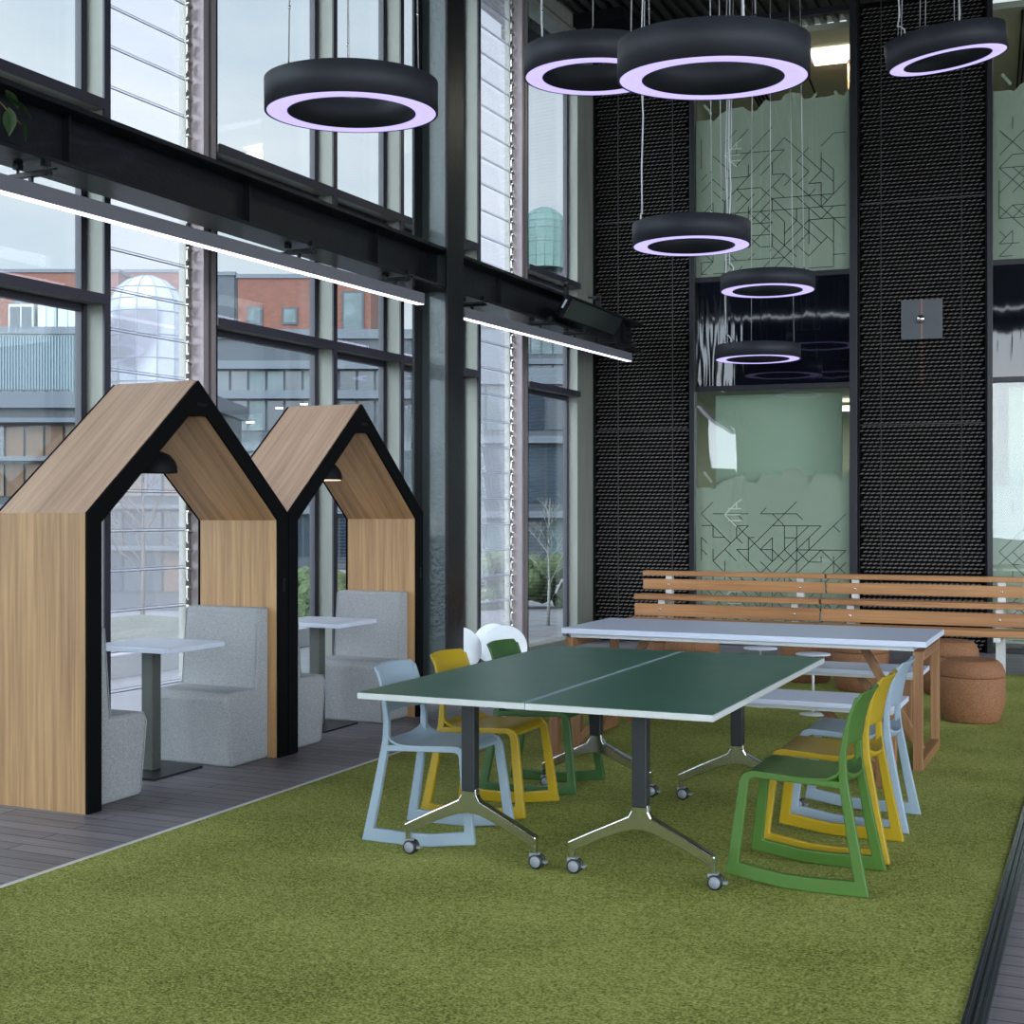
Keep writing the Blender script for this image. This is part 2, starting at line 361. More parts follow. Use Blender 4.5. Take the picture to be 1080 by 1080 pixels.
# ---- glass wall (left)
fins = [-3.5, -1.0, .09, 1.56, 4.14, 5.19, 6.66, 9.24, 10.29, 11.75]
posts = [2.56, 7.66, 12.79]                   # wide posts right of each louvred bay
louvres = [(1.61, 2.56), (6.71, 7.66), (11.80, 12.79)]
SK = lambda y, d: gx(y)+d                     # offset into the room
def gbox(mb, y0, y1, d0, d1, z0, z1):
    vs = [(gx(y)+d, y, z) for z in (z0,z1) for y in (y0,y1) for d in (d0,d1)]
    mb.add(vs, [(0,2,3,1),(4,5,7,6),(0,1,5,4),(2,6,7,3),(0,4,6,2),(1,3,7,5)])
TOPZ = 6.92
spans = []
ys = sorted([(f, f+.05) for f in fins]+[(p, p+.14) for p in posts]+[(14.27, 14.8)])
for a, b in zip(ys[:-1], ys[1:]): spans.append((a[1], b[0]))
k = 0
for (a, b) in spans:
    lv = any(abs(a-l[0]) < .02 for l in louvres)
    k += 1
    if not lv:
        w = MB(); gbox(w, a, b, 0, .012, .04, TOPZ)
        wn = S(w.build('window_%d' % k, 'glass'))
        t = MB()
        for z in (2.88, 4.12): gbox(t, a, b, .012, .17, z-.05, z)
        gbox(t, a, b, .012, .17, TOPZ-.02, TOPZ+.05); gbox(t, a, b, .012, .17, FZ, .07)
        f_ = t.build('transom', 'fin_grey', wn)
        t = MB()
        for z in (2.88, 4.12): gbox(t, a, b, .17, .182, z-.062, z+.004)
        t.build('transom_edge', 'frame_dark', wn)
        t = MB()
        gbox(t, a, a+.045, -.02, .03, .07, TOPZ); gbox(t, b-.045, b, -.02, .03, .07, TOPZ)
        for z in (2.82, 4.06): gbox(t, a, b, -.02, .03, z-.04, z+.02)
        t.build('glazing_bead', 'frame_dark', wn)
    else:
        w = MB(); n = 26; h = (TOPZ-.06)/n
        e = MB()
        for i in range(n):
            z0 = .05+i*h; z1 = z0+h+.012
            # each blade leans slightly so the blades overlap
            vs = [(gx(a+.02)+.030, a+.02, z0), (gx(b-.06)+.030, b-.06, z0), (gx(b-.06)+.006, b-.06, z1), (gx(a+.02)+.006, a+.02, z1)]
            vs2 = [(x+.006, y, z) for x,y,z in vs]
            w.add(vs+vs2, [(0,1,2,3),(7,6,5,4),(0,4,5,1),(2,6,7,3)])
            e.bar((gx(a+.02)+.034, a+.02, z0), (gx(b-.06)+.034, b-.06, z0), .006, .007)
            e.bar((gx(a+.02)+.030, a+.02, z0+.018), (gx(b-.06)+.030, b-.06, z0+.018), .004, .004)
        wn = S(w.build('window_%d' % k, 'glass_louvre', recalc=False)); e.build('blade_edge', 'glass_edge', wn)
        cl = MB()
        for i in range(n*2):
            z0 = .05+i*h/2+.05; y = b-.045
            cl.bar((gx(y)+.05, y, z0), (gx(y)+.05, y, z0+.075), .012, .02)
            cl.bar((gx(y)+.05, y, z0), (gx(y)+.085, y-.045, z0), .012, .012)
            cl.bar((gx(y)+.07, y+.02, z0+.07), (gx(y)+.07, y-.03, z0+.085), .02, .012)
        cl.build('louvre_clip', 'clip_metal', wn)
        t = MB(); gbox(t, a, b, -.02, .1, FZ, .06); gbox(t, a, b, -.02, .17, TOPZ, TOPZ+.05); gbox(t, b-.04, b, -.03, .03, 0, TOPZ)
        t.build('louvre_frame', 'fin_grey', wn)
n = 0
for f in fins:
    n += 1; t = MB(); gbox(t, f, f+.05, .0, .165, FZ, CEIL)
    o = S(t.build('trim_%d' % (10+n), 'fin_grey')); t = MB(); gbox(t, f-.003, f+.053, .165, .18, FZ, CEIL); gbox(t, f-.03, f, -.03, .035, FZ, TOPZ); t.build('fin_cap', 'frame_dark', o)
for p in posts:
    n += 1; t = MB(); gbox(t, p, p+.055, -.03, .15, FZ, CEIL); gbox(t, p+.085, p+.14, -.03, .15, FZ, CEIL)
    o = S(t.build('trim_%d' % (10+n), 'post_pink')); t = MB(); gbox(t, p+.055, p+.085, -.03, .13, FZ, CEIL); gbox(t, p+.138, p+.148, .0, .155, FZ, CEIL); t.build('post_groove', 'black_matt', o)
# corner pier between glass wall and back wall
t = MB(); gbox(t, 14.27, 14.30, -.03, .14, FZ, CEIL); gbox(t, 14.30, 14.75, -.03, .14, FZ, CEIL)
S(t.build('wall_left', 'fin_grey'))
t = MB(); gbox(t, -9, 15, -.1, .2, TOPZ+.05, CEIL+.1); S(t.build('trim_30', 'fin_grey'))
t = MB(); gbox(t, -9, 14.27, -.06, .05, FZ-.1, .035); S(t.build('baseboard_left', 'fin_grey'))

# ---- back wall: frame with origin at its left corner, s along it, d out into the room
BA = math.radians(4.5); BO = Vector((-5.52, 14.725, 0)); BE = Vector((math.cos(BA), math.sin(BA), 0)); BN = Vector((math.sin(BA), -math.cos(BA), 0))
def bp(s_, d, z): v = BO+BE*s_+BN*d; return (v.x, v.y, z)
def bbox(mb, s0, s1, d0, d1, z0, z1):
    vs = [bp(s_, d, z) for z in (z0,z1) for d in (d0,d1) for s_ in (s0,s1)]
    mb.add(vs, [(0,2,3,1),(4,5,7,6),(0,1,5,4),(2,6,7,3),(0,4,6,2),(1,3,7,5)])
wins = [(1.145, 3.01), (4.36, 6.22), (9.4, 11.3)]
meshes = [(-.02, 1.145), (3.01, 4.36), (6.22, 9.4), (11.3, 15.0)]
bk = MB()
for a, b in meshes: bbox(bk, a, b, -.25, -.05, FZ, CEIL)
S(bk.build('wall_back', mat('mesh_backing', (.003,.003,.003), .9, 0, .05)))
def mesh_panel(name, s0, s1, seams, fine=True):
    """expanded-metal cladding: every strand a small tilted lens"""
    mb = MB(); dx, dz = .056, .0430
    z = .02; r = 0
    while z < 7.05:
        x = s0+.012+(r*.0205) % dx
        while x < s1-dx-.004:
            # strand of the expanded metal: its face leans back and it rises to the right
            p = [bp(x, -.034, z), bp(x+dx*.30, -.014, z-.001), bp(x+dx*.80, -.014, z+.006), bp(x+dx*.97, -.034, z+.014), bp(x+dx*.66, -.030, z+.021), bp(x+dx*.18, -.030, z+.013)]
            mb.add(p, [(0,1,2,3,4,5)])
            x += dx
        z += dz; r += 1
    o = tag(mb.build(name, 'mesh_metal', recalc=False), kind='structure')
    fr = MB()
    bbox(fr, s0, s0+.022, -.05, .0, FZ, CEIL); bbox(fr, s1-.022, s1, -.05, .0, FZ, CEIL)
    fr.build('panel_frame', 'black_matt', o)
    se = MB()
    for q in seams: bbox(se, q-.004, q+.004, -.03, -.012, FZ, CEIL)
    for z in (2.46, 4.9): bbox(se, s0+.02, s1-.02, -.03, -.014, z-.006, z+.004)
    se.build('panel_seam', mat('seam', (.03,.03,.035), .5), o)
    return o
mesh_panel('trim_40', -.02, 1.145, [.28, .93])
mesh_panel('trim_41', 3.01, 4.36, [3.26, 4.10])
mesh_panel('trim_42', 6.22, 7.6, [6.5, 7.3])

def line(mb, s0, z0, s1, z1, w=.006, d=-.028):
    a = Vector((s0, z0)); b = Vector((s1, z1)); t = (b-a).normalized(); nrm_ = Vector((-t.y, t.x))*w/2
    mb.add([bp(*(a+nrm_), 0)[:0] or bp((a+nrm_).x, d, (a+nrm_).y), bp((b+nrm_).x, d, (b+nrm_).y), bp((b-nrm_).x, d, (b-nrm_).y), bp((a-nrm_).x, d, (a-nrm_).y)], [(0,1,2,3)])
def film(parent, s0, s1, z0, z1, seed, sp=.135):
    """etched film: jagged top outline, with a network of cut lines on a square grid"""
    rnd = random.Random(seed); W_ = s1-s0
    fx = [0,.10,.12,.16,.22,.31,.36,.40,.46,.49,.56,.58,.62,.68,.71,.80,.86,.92,.96,1.0]
    fz = [-.0,.0,-.02,.05,.10,.11,.05,.05,.17,.14,.14,.20,.22,.20,.13,.13,.13,.15,.12,.22]
    pts = [(s0+f*W_, z1-.20+q) for f, q in zip(fx, fz)]
    mb = MB(); n_ = len(pts)
    vs = [bp(x, -.040, z) for x, z in pts]+[bp(x, -.040, z0) for x, z in pts]
    mb.add(vs, [(i, i+1, n_+i+1, n_+i) for i in range(n_-1)])
    # little raised arrow ends above the outline
    for f, dr in ((.08,1),(.76,-1),(.93,1)):
        x = s0+f*W_; a = (x-.05*dr, z1-.02-.0); b = (x+.04*dr, z1-.14)
        line(mb, a[0], a[1], b[0], b[1], .03, -.040)
    mb.build('etched_film', 'film', parent, recalc=False)
    ln = MB(); lt = MB(); nx = int(W_/sp); nz_ = int((z1-z0)/sp)
    d8 = [(1,0),(0,1),(1,1),(1,-1)]
    for i in range(nx):
        for j in range(nz_-2):
            x = s0+.06+i*sp; z = z0+.03+j*sp
            dens = .62 if j < nz_*.55 else .38
            for (ax, az) in d8:
                if rnd.random() < dens*(.62 if ax and az else .45):
                    L_ = rnd.choice([1,1,1,2,2,3])*(1 if rnd.random() < .75 else .5)
                    x1, z1_ = x+ax*sp*L_, z+az*sp*L_
                    if s0+.02 < x1 < s1-.02 and z0 < z1_ < z1-.33: line(ln, x, z, x1, z1_, .008, -.034)
    for j in range(2 if z1-z0 > 1.4 else 1):
        z = z0+.02+sp*(3+7*j); x = s0+.06+3*sp
        for q in ((x-sp*1.0,z,x,z+sp),(x-sp*1.0,z,x,z-sp),(x-.9*sp,z,x+.3*sp,z),(x,z+sp,x+.06,z+sp+.04),(x-.7*sp,z+.5*sp,x+.4*sp,z+.5*sp),(x,z+.5*sp,x,z+sp),(x-.7*sp,z-.5*sp,x+.4*sp,z-.5*sp)):
            line(lt, *q, .013, -.032)
    ln.build('etched_line', 'film_line', parent, recalc=False); lt.build('bright_etched_line', 'film_light', parent, recalc=False)
for k, (a, b) in enumerate(wins):
    g_ = MB(); bbox(g_, a+.05, b-.07, -.03, -.022, .05, 2.88); bbox(g_, a+.05, b-.07, -.03, -.022, 4.19, 7.06)
    wn = S(g_.build('window_%d' % (30+k), 'glass_back'))
    f_ = MB(); bbox(f_, a, a+.055, -.12, .05, FZ, CEIL); bbox(f_, b-.08, b, -.12, .05, FZ, CEIL)
    for z in (2.88, 4.13): bbox(f_, a, b, -.10, .0, z, z+.06)
    bbox(f_, a, b, -.1, .0, 7.05, CEIL); bbox(f_, a, b, -.1, .0, FZ, .05)
    f_.build('window_frame', mat('frame_black', (.022,.023,.027), .35, .5), wn, bevel=.004)
    s_ = MB(); bbox(s_, a+.05, b-.07, -.04, -.02, 2.94, 4.13); s_.build('spandrel_panel', 'spandrel', wn)
    if k < 2:
        film(wn, a+.06, b-.08, .10, 1.98, 11+k); film(wn, a+.06, b-.08, 4.20, 6.20, 31+k)
        # room behind: lower storey with a pale screen, upper storey with ceiling and lit panel
        r_ = MB(); bbox(r_, a-.3, b+.3, -4.0, -3.9, 0, 7.3); bbox(r_, a-.35, a-.3, -4, -.25, 0, 7.3); bbox(r_, b+.3, b+.35, -4, -.25, 0, 7.3)
        bbox(r_, a-.3, b+.3, -4, -.25, 2.95, 4.1)
        S(r_.build('wall_office_%d' % k, 'room_wall'))
        r_ = MB(); bbox(r_, a-.3, b+.3, -4, -.25, 6.95, 7.02)
        S(r_.build('ceiling_office_%d' % k, 'room_ceil'))
        r_ = MB()
        for q in range(3): line(r_, a+.2+q*.045, 0, a+.2+q*.045, .01, .01, -1)
        r_ = MB()
        for q in range(4):
            bbox(r_, a+.35+q*.05, a+.37+q*.05, -3.8, -.3, 6.90, 6.93)
        bbox(r_, a+1.1, a+1.12, -3.8, -.3, 6.935, 6.95)
        tag(r_.build('ceiling_conduit', 'black_matt'), 'dark conduits along the office ceiling behind the '+('left' if k == 0 else 'right')+' patterned window', 'conduit')
        r_ = MB(); bbox(r_, b-.62, b-.08, -1.35, -.82, 6.915, 6.945)
        lp = tag(r_.build('ceiling_panel_light', 'office_glow'), 'square lit ceiling panel in the office behind the '+('left' if k == 0 else 'right')+' patterned window', 'ceiling light')
        r_ = MB(); bbox(r_, b-.62, b-.08, -2.9, -2.36, 2.83, 2.86)  # unseen glowing panel, added to light the lower office
        tag(r_.build('ceiling_panel_light', 'office_glow'), 'glowing panel added to light the lower office behind the '+('left' if k == 0 else 'right')+' patterned window', 'ceiling light')
        for zz, pw in ((6.85, 26), (2.80, 16)):  # fill lamps added beneath the panels to brighten both office storeys
            d_ = bpy.data.lights.new('office_fill', 'AREA'); d_.shape = 'SQUARE'; d_.size = .5; d_.energy = pw; d_.color = (1,.95,.85)
            lo_ = bpy.data.objects.new('office_fill', d_); COL.objects.link(lo_); lo_.location = bp(b-.35, -1.1 if zz > 5 else -2.6, zz)
        r_ = MB(); bbox(r_, b-.22, b-.05, -1.6, -1.2, 4.11, 6.9)
        tag(r_.build('timber_upright', 'teak_z'), 'brown timber upright inside the office behind the '+('left' if k == 0 else 'right')+' patterned window', 'timber post')
        r_ = MB(); bbox(r_, a+.22, b-.20, -.40, -.37, .1, 2.86)
        tag(r_.build('pale_screen', 'blind'), 'pale green screen standing behind the lower '+('left' if k == 0 else 'right')+' patterned window', 'screen')
# right and rear glazing of the hall (outside the picture, seen only in reflections)
for i, x in enumerate([.5,1.8,3.1,4.4,5.7,7.0,8.3]):
    S(MB().box(x, x+.12, -8.9, -8.6, FZ, CEIL).build('trim_%d' % (60+i), 'fin_grey'))
for i, y in enumerate([-6,-3,0,3,6,9,12]):
    S(MB().box(9.1, 9.35, y, y+.12, FZ, CEIL).build('trim_%d' % (70+i), 'fin_grey'))

# ================================================================== STEEL: column, beam, strip lights
t = MB(); cx = -4.93; cy0, cy1 = 9.73, 10.03
col = thing('steel_column', (cx-.16, 9.88, FZ), 'tall black painted steel column standing between the house pods and the glass wall end', 'steel column')
def L_(mb): mb.v = [(v[0]-(cx-.16), v[1]-9.88, v[2]-FZ) for v in mb.v]; return mb
a = MB(); a.box(cx-.024, cx, cy0, cy1, FZ, CEIL); L_(a).build('flange', 'black_steel', col, bevel=.003)
a = MB(); a.box(cx-.33, cx-.306, cy0, cy1, FZ, CEIL); L_(a).build('flange', 'black_steel', col, bevel=.003)
a = MB(); a.box(cx-.306, cx-.024, 9.868, 9.892, FZ, CEIL)
M['web_daylit'] = mat('web_daylit', (.060,.078,.080), .38, .35, .6, bump=(26,.8,.006), coat=.4)  # web coloured paler than the black flanges for the daylight its gloss reflects
L_(a).build('web', 'web_daylit', col)
def bx_(y): return -4.955+.016*(y-9.9)
def beam(y0, y1, label):
    o = thing('steel_beam', (bx_(y0)-.15, y0, 3.33), label, 'steel beam', None)
    ox, oy, oz = o.location
    def sk(x0, x1, a0, a1, z0, z1):
        vs = [(bx_(y)+x-ox, y-oy, z-oz) for z in (z0,z1) for y in (a0,a1) for x in (x0,x1)]
        return vs, [(0,2,3,1),(4,5,7,6),(0,1,5,4),(2,6,7,3),(0,4,6,2),(1,3,7,5)]
    MB().add(*sk(-.30, 0, y0, y1, 3.64, 3.67)).build('flange', 'black_steel', o, bevel=.004)
    MB().add(*sk(-.30, 0, y0, y1, 3.33, 3.355)).build('flange', 'black_steel', o, bevel=.004)
    w = MB(); w.add(*sk(-.16, -.14, y0, y1, 3.355, 3.64)); w.build('web', 'black_steel', o)
    w = MB(); yy = y0+1.1
    while yy < y1-.2:
        w.add(*sk(-.15, -.09, yy, yy+.014, 3.355, 3.64)); yy += 1.62
    w.build('stiffener', 'black_steel', o)
    w = MB(); yy = y0+.25
    for ys_ in ([y0+.1, y0+.18] + [y1-.12, y1-.2]):
        for z in (3.42, 3.5, 3.58):
            w.add(*sk(-.14, -.126, ys_, ys_+.022, z, z+.022))
    w.build('bolt', 'black_steel', o)
    return o
beam(-2, 9.865, 'long black steel beam running along the glass wall left of the column')
beam(9.895, 14.60, 'shorter black steel beam running from the column to the back wall')
def strip(p, q, label, brs):
    o = thing('strip_light', p, label, 'strip light', 'linear lights under the steel beam')
    P, Q = Vector(p), Vector(q); d = Q-P
    MB().bar((0,0,.047), d+Vector((0,0,.047)), .075, .085).build('housing', 'strip_body', o, bevel=.003)
    MB().bar((0,0,.003), d+Vector((0,0,.003)), .060, .005).build('diffuser', 'strip_glow', o)
    for y in brs:
        b = MB(); t_ = (y-p[1])/d.y; c_ = d*t_
        b.bar(c_+Vector((-.14,0,.135)), c_+Vector((.13,0,.135)), .035, .022)
        b.bar(c_+Vector((-.14,.05,.165)), c_+Vector((.13,.05,.165)), .01, .01)
        for sx in (-.09, .10):
            b.tube([c_+Vector((sx,0,.12)), c_+Vector((sx,0,.21))], .008, 8)
            b.bar(c_+Vector((sx,-.02,.185)), c_+Vector((sx,.02,.185)), .035, .03)
        b.bar(c_+Vector((0,0,.08)), c_+Vector((0,0,.13)), .02, .02)
        b.build('hanger_bracket', 'black_steel', o)
    return o
strip((-5.27,2.4,3.12), (-4.965,9.33,3.14), 'long linear strip light under the beam left of the column', [4.9, 5.33, 7.7, 8.95])
strip((-4.965,10.06,3.13), (-4.79,13.85,3.15), 'shorter linear strip light under the beam right of the column', [10.25, 11.6, 12.4, 13.2, 13.7])

# radiant heater panel clamped to the beam
h = thing('heater_panel', (-4.77, 12.65, 3.50), 'flat black box clamped under the beam beside the strip light', 'heater panel')
R = Matrix.Rotation(math.radians(32), 4, 'Y')
MB().box(-.035,.035,-.76,.76,-.13,.10, R).build('casing', 'black_matt', h, bevel=.012)
MB().box(.036,.040,-.73,.73,-.11,.08, R).build('front_plate', mat('heater_face', (.016,.02,.02), .3), h)
MB().box(-.008,.012,-.766,-.761,-.04,.05, R).build('rating_label', 'white_lam', h)
for y in (-.55, .35):
    b = MB(); b.tube([(-.04,y,.05),(-.05,y,.22),(-.17,y,.24)], .014, 8); b.tube([(-.08,y-.06,.22),(-.08,y+.06,.22)], .02, 8); b.bar((-.06,y,.10),(-.06,y,.25),.05,.02)
    b.build('clamp', 'black_steel', h)

# control plate with brass strip on the mesh wall
pl = thing('wall_plate', bp(3.69, .0, 3.59), 'square grey metal plate with brass strip and knob on the mesh wall', 'wall plate', rz=BA)
MB().box(-.215,.215,-.02,.0,-.215,.215).build('plate', mat('plate_grey', (.075,.08,.09), .4, .3), pl, bevel=.003)
MB().box(-.006,.006,-.0225,-.020,-.215,.215).build('brass_strip', 'brass', pl)
for i in range(11): MB().box(-.013,.013,.004,.010,-.262-i*.043,-.248-i*.043).build('brass_dash', 'brass', pl)
kb = MB(); kb.lathe([(0,0),(.035,.004),(.045,.03),(.035,.055),(0,.062)], 20, (-.01,-.02,.0), Matrix.Rotation(math.radians(90),3,'X')); kb.build('knob', 'steel', pl, smooth=True)

# ================================================================== HOUSE PODS
def pod(loc, label):
    """origin: front left corner on the floor; +y along the front, -x to the back"""
    o = thing('house_pod', loc, label, 'seating pod', 'timber house pods in a row')
    Wd, D_, E_, A_, T = 1.775, .606, 1.505, 2.245, .10
    m_ = Wd/2; rise = A_-E_; sl = rise/m_
    ti = T/math.cos(math.atan(sl)); ez = E_-T*(ti/T-sl*1.0)*1.0 if False else E_-(ti-sl*T)
    fz = 2.05; fy = m_-(A_-ti-fz)/sl           # flat inner top
    outer = [(0,0),(0,E_),(fy,E_+sl*fy),(m_,A_),(Wd-fy,E_+sl*fy),(Wd,E_),(Wd,0)]
    inner = [(T,0),(T,ez),(fy,fz),(m_,fz),(Wd-fy,fz),(Wd-T,ez),(Wd-T,0)]
    fn = lambda u,v,t: (t, u, v)
    MB().strip(outer, inner, -.0, -.012, fn, closed=False).build('front_frame', 'black_mdf', o)
    MB().strip(outer, inner, -D_, -D_+.012, fn, closed=False).build('back_frame', 'black_mdf', o)
    inset = lambda P, k: P
    g = .004
    oc = [(g,0),(g,E_-.002),(fy,E_+sl*fy-g),(m_,A_-g*1.3),(Wd-fy,E_+sl*fy-g),(Wd-g,E_-.002),(Wd-g,0)]
    ic = [(T-g,0),(T-g,ez+.002),(fy,fz+g),(m_,fz+g),(Wd-fy,fz+g),(Wd-T+g,ez+.002),(Wd-T+g,0)]
    MB().strip(oc, ic, -.012, -D_+.012, fn, closed=False).build('core', 'black_mdf', o)
    x0, x1 = -.018, -D_+.018
    def pan(a, b, a2, b2, nm, m):               # thin veneer between two outlines
        MB().add([fn(*a,x0),fn(*b,x0),fn(*b2,x0),fn(*a2,x0),fn(*a,x1),fn(*b,x1),fn(*b2,x1),fn(*a2,x1)],
                 [(0,1,2,3),(7,6,5,4),(0,4,5,1),(1,5,6,2),(2,6,7,3),(3,7,4,0)]).build(nm, m, o)
    pan((-.001,0),(-.001,E_),(g,E_),(g,0), 'outer_side_panel', 'oak_v')
    pan((Wd+.001,0),(Wd+.001,E_),(Wd-g,E_),(Wd-g,0), 'outer_side_panel', 'oak_v')
    pan((-.001,E_),(m_,A_+.002),(m_,A_-g),(g,E_-g), 'roof_panel', 'oak_s1')
    pan((m_,A_+.002),(Wd+.001,E_),(Wd-g,E_-g),(m_,A_-g), 'roof_panel', 'oak_s2')
    pan((T+.001,0),(T+.001,ez),(T-g,ez),(T-g,0), 'inner_side_panel', 'oak_v')
    pan((Wd-T-.001,0),(Wd-T-.001,ez),(Wd-T+g,ez),(Wd-T+g,0), 'inner_side_panel', 'oak_v')
    pan((T,ez-.001),(fy,fz-.001),(fy,fz+g),(T,ez+g), 'ceiling_panel', 'oak_c1')
    pan((Wd-fy,fz-.001),(Wd-T,ez-.001),(Wd-T,ez+g),(Wd-fy,fz+g), 'ceiling_panel', 'oak_c2')
    MB().box(-.05, -.02, m_+.03, m_+.09, fz+.03, fz+.09, None).build('hinge_slot', 'black_matt', o) if False else None
    MB().box(-.001, .003, m_-.02, m_+.07, fz+.055, fz+.07, None).build('lamp_track', 'black_matt', o)
    sw = MB().box(-.0, .006, Wd-.065, Wd-.035, 1.02, 1.10).build('socket_plate', 'black_matt', o, bevel=.002)
    return o
PX = -4.64
p1 = pod((PX, 5.195, FZ), 'house shaped oak pod with black edges, nearest and left of the two')
p2 = copy_thing(p1, (PX, 6.982, FZ), label='house shaped oak pod with black edges, farther and right of the two')
def dome_lamp(loc, label, glow):
    o = thing('pendant_lamp', loc, label, 'pendant lamp', 'black dome lamps in the pods')
    prof = [(.122,0),(.120,.03),(.108,.065),(.08,.098),(.04,.118),(.012,.123)]
    s = MB(); s.lathe(prof+[(r-.004, z-.004) for r, z in prof[::-1]], 32); s.build('shade', 'black_matt', o, smooth=True)
    MB().tube([(0,0,.12),(0,0,.315)], .006, 8).build('stem', 'black_matt', o)
    d = MB(); zb = -.007 if glow else .012; d.lathe([(.0,zb),(.112,zb),(.112,zb+.012),(0,zb+.012)], 32); d.build('diffuser', 'pendant_glow' if glow else 'black_matt', o)
    return o
dome_lamp((PX-.30, 5.195+.8875, FZ+1.735), 'black dome pendant lamp hanging in the nearest house pod', False)
dome_lamp((PX-.30, 6.982+.8875, FZ+1.735), 'black dome pendant lamp glowing warm in the farther house pod', True)

def seat(loc, rz, label):
    """upholstered block seat; local: back at y=0, front +y, width along x"""
    o = thing('upholstered_seat', loc, label, 'block seat', 'grey fabric block seats in the pods', rz)
    w = .275
    fn = lambda u,v,t: (t, u, v)
    base = [(.0,.0),(.40,.0),(.445,.44),(.09,.44),(.0,.44)]
    b = MB().prism([(0,0),(.385,0),(.435,.405),(.40,.445),(.0,.445)], -w, w, fn).build('seat_block', 'fabric', o, bevel=.022, seg=3)
    c_ = MB().prism([(0,.40),(.150,.40),(.105,.925),(0,.925)], -w, w, fn).build('backrest', 'fabric', o, bevel=.022, seg=3)
    for sx in (-1,1):
        p = MB(); p.tube([(sx*(w-.004),.01,.02),(sx*(w-.004),.383,.02),(sx*(w-.004),.43,.39),(sx*(w-.004),.405,.438),(sx*(w-.004),.145,.448),(sx*(w-.004),.102,.91),(sx*(w-.004),.01,.92)], .0035, 6)
        p.build('piping', 'fabric', o)
    return o
for i, oy in enumerate((5.195, 6.982)):
    nm = ('nearest', 'farther')[i]
    seat((PX-.345, oy+.102, FZ), 0, 'grey upholstered block seat on the left side of the %s house pod' % nm)
    seat((PX-.345, oy+1.775-.102, FZ), PI, 'grey upholstered block seat on the right side of the %s house pod' % nm)
    tb = thing('pod_table', (PX-.38, oy+1.02, FZ), 'white rectangular table on black square post in the %s house pod' % nm, 'table', 'white tables in the pods')
    MB().box(-.30,.27,-.26,.26,.72,.75).build('tabletop', 'white_lam', tb, bevel=.004)
    MB().box(-.10,-.02,-.04,.04,.012,.72).build('post', 'table_post', tb, bevel=.006)
    MB().box(-.24,.14,-.22,.22,0,.012).build('base_plate', 'leg_black', tb, bevel=.002)

# ================================================================== GREEN TABLES
def flip_table(loc, label, line_side):
    o = thing('folding_table', loc, label, 'table', 'green topped tables pushed together')
    Lh = 1.075; w = .385
    MB().box(-w, w, -Lh, Lh, .712, .7375).build('tabletop', 'white_edge', o, bevel=.002)
    t = MB().box(-w+.002, w-.002, -Lh+.002, Lh-.002, .7375, .7400).build('green_surface', 'green_top', o)
    MB().box(*((w-.014, w-.002) if line_side > 0 else (-w+.002, -w+.010)), -Lh+.002, Lh-.002, .7400, .7406).build('line_marking', 'grey_line', o)
    for sy in (-1, 1):
        y = sy*.775
        MB().box(-.032,.032,y-.026,y+.026,.30,.705).build('column', 'leg_black', o, bevel=.006)
        MB().box(-.05,.05,y-.16,y+.16,.695,.712).build('top_bracket', 'leg_black', o, bevel=.003)
        ft = MB()                                  # cast aluminium yoke with two swept arms
        top = [(.034,.312),(.037,.285),(.050,.262),(.095,.240),(.20,.190),(.313,.133)]
        bot = [(.313,.108),(.287,.094),(.20,.138),(.10,.182),(.045,.202),(0,.208)]
        half = top+bot
        poly = [(-x, z) for x, z in top]+[(-x, z) for x, z in bot[:-1]]+[bot[-1]]+[(x, z) for x, z in bot[:-1][::-1]]+[(x, z) for x, z in top[::-1]]
        n_ = len(poly)
        ft.prism(poly, y-.021, y+.021, lambda u,v,t: (u, t, v))
        for sx in (-1, 1): ft.bar((sx*.300,y,.115), (sx*.300,y,.060), .024, .028)
        ft.build('cast_foot', 'aluminium', o, bevel=.006, seg=3)
        for sx in (-1, 1):
            cs = MB(); rr = .031; cxx = sx*.300+.012
            Rm = Matrix.Rotation(math.radians(90), 3, 'X') @ Matrix.Identity(3)
            for off in (-.014, .014):
                cs.lathe([(0,-.009),(.026,-.009),(rr,-.006),(rr,.006),(.026,.009),(0,.009)], 24, (cxx, y+off, rr), Rm)
            cc = cs.build('caster', 'caster_black', o)
            d = MB()
            for off in (-.0236, .0236): d.lathe([(0,-.001),(.023,-.001),(.023,.001),(0,.001)], 20, (cxx, y+off, rr), Rm)
            d.box(cxx-.028, cxx+.010, y-.020, y+.020, .050, .064); d.box(cxx+.022, cxx+.046, y-.012, y+.012, .026, .036)
            d.build('caster_hub', 'caster_grey', cc)
    lt = MB(); lt.box(.05,.13,-.82,-.79,.688,.712); lt.box(.115,.13,-.82,-.79,.672,.692); lt.box(.10,.13,-.82,-.79,.668,.676)
    lt.build('fold_latch', 'leg_black', o)
    return o
flip_table((-2.505, 5.935, 0), 'green topped wheeled table with white edge, left of the joined pair', 1)
flip_table((-1.733, 5.935, 0), 'green topped wheeled table with white edge, right of the joined pair', -1)

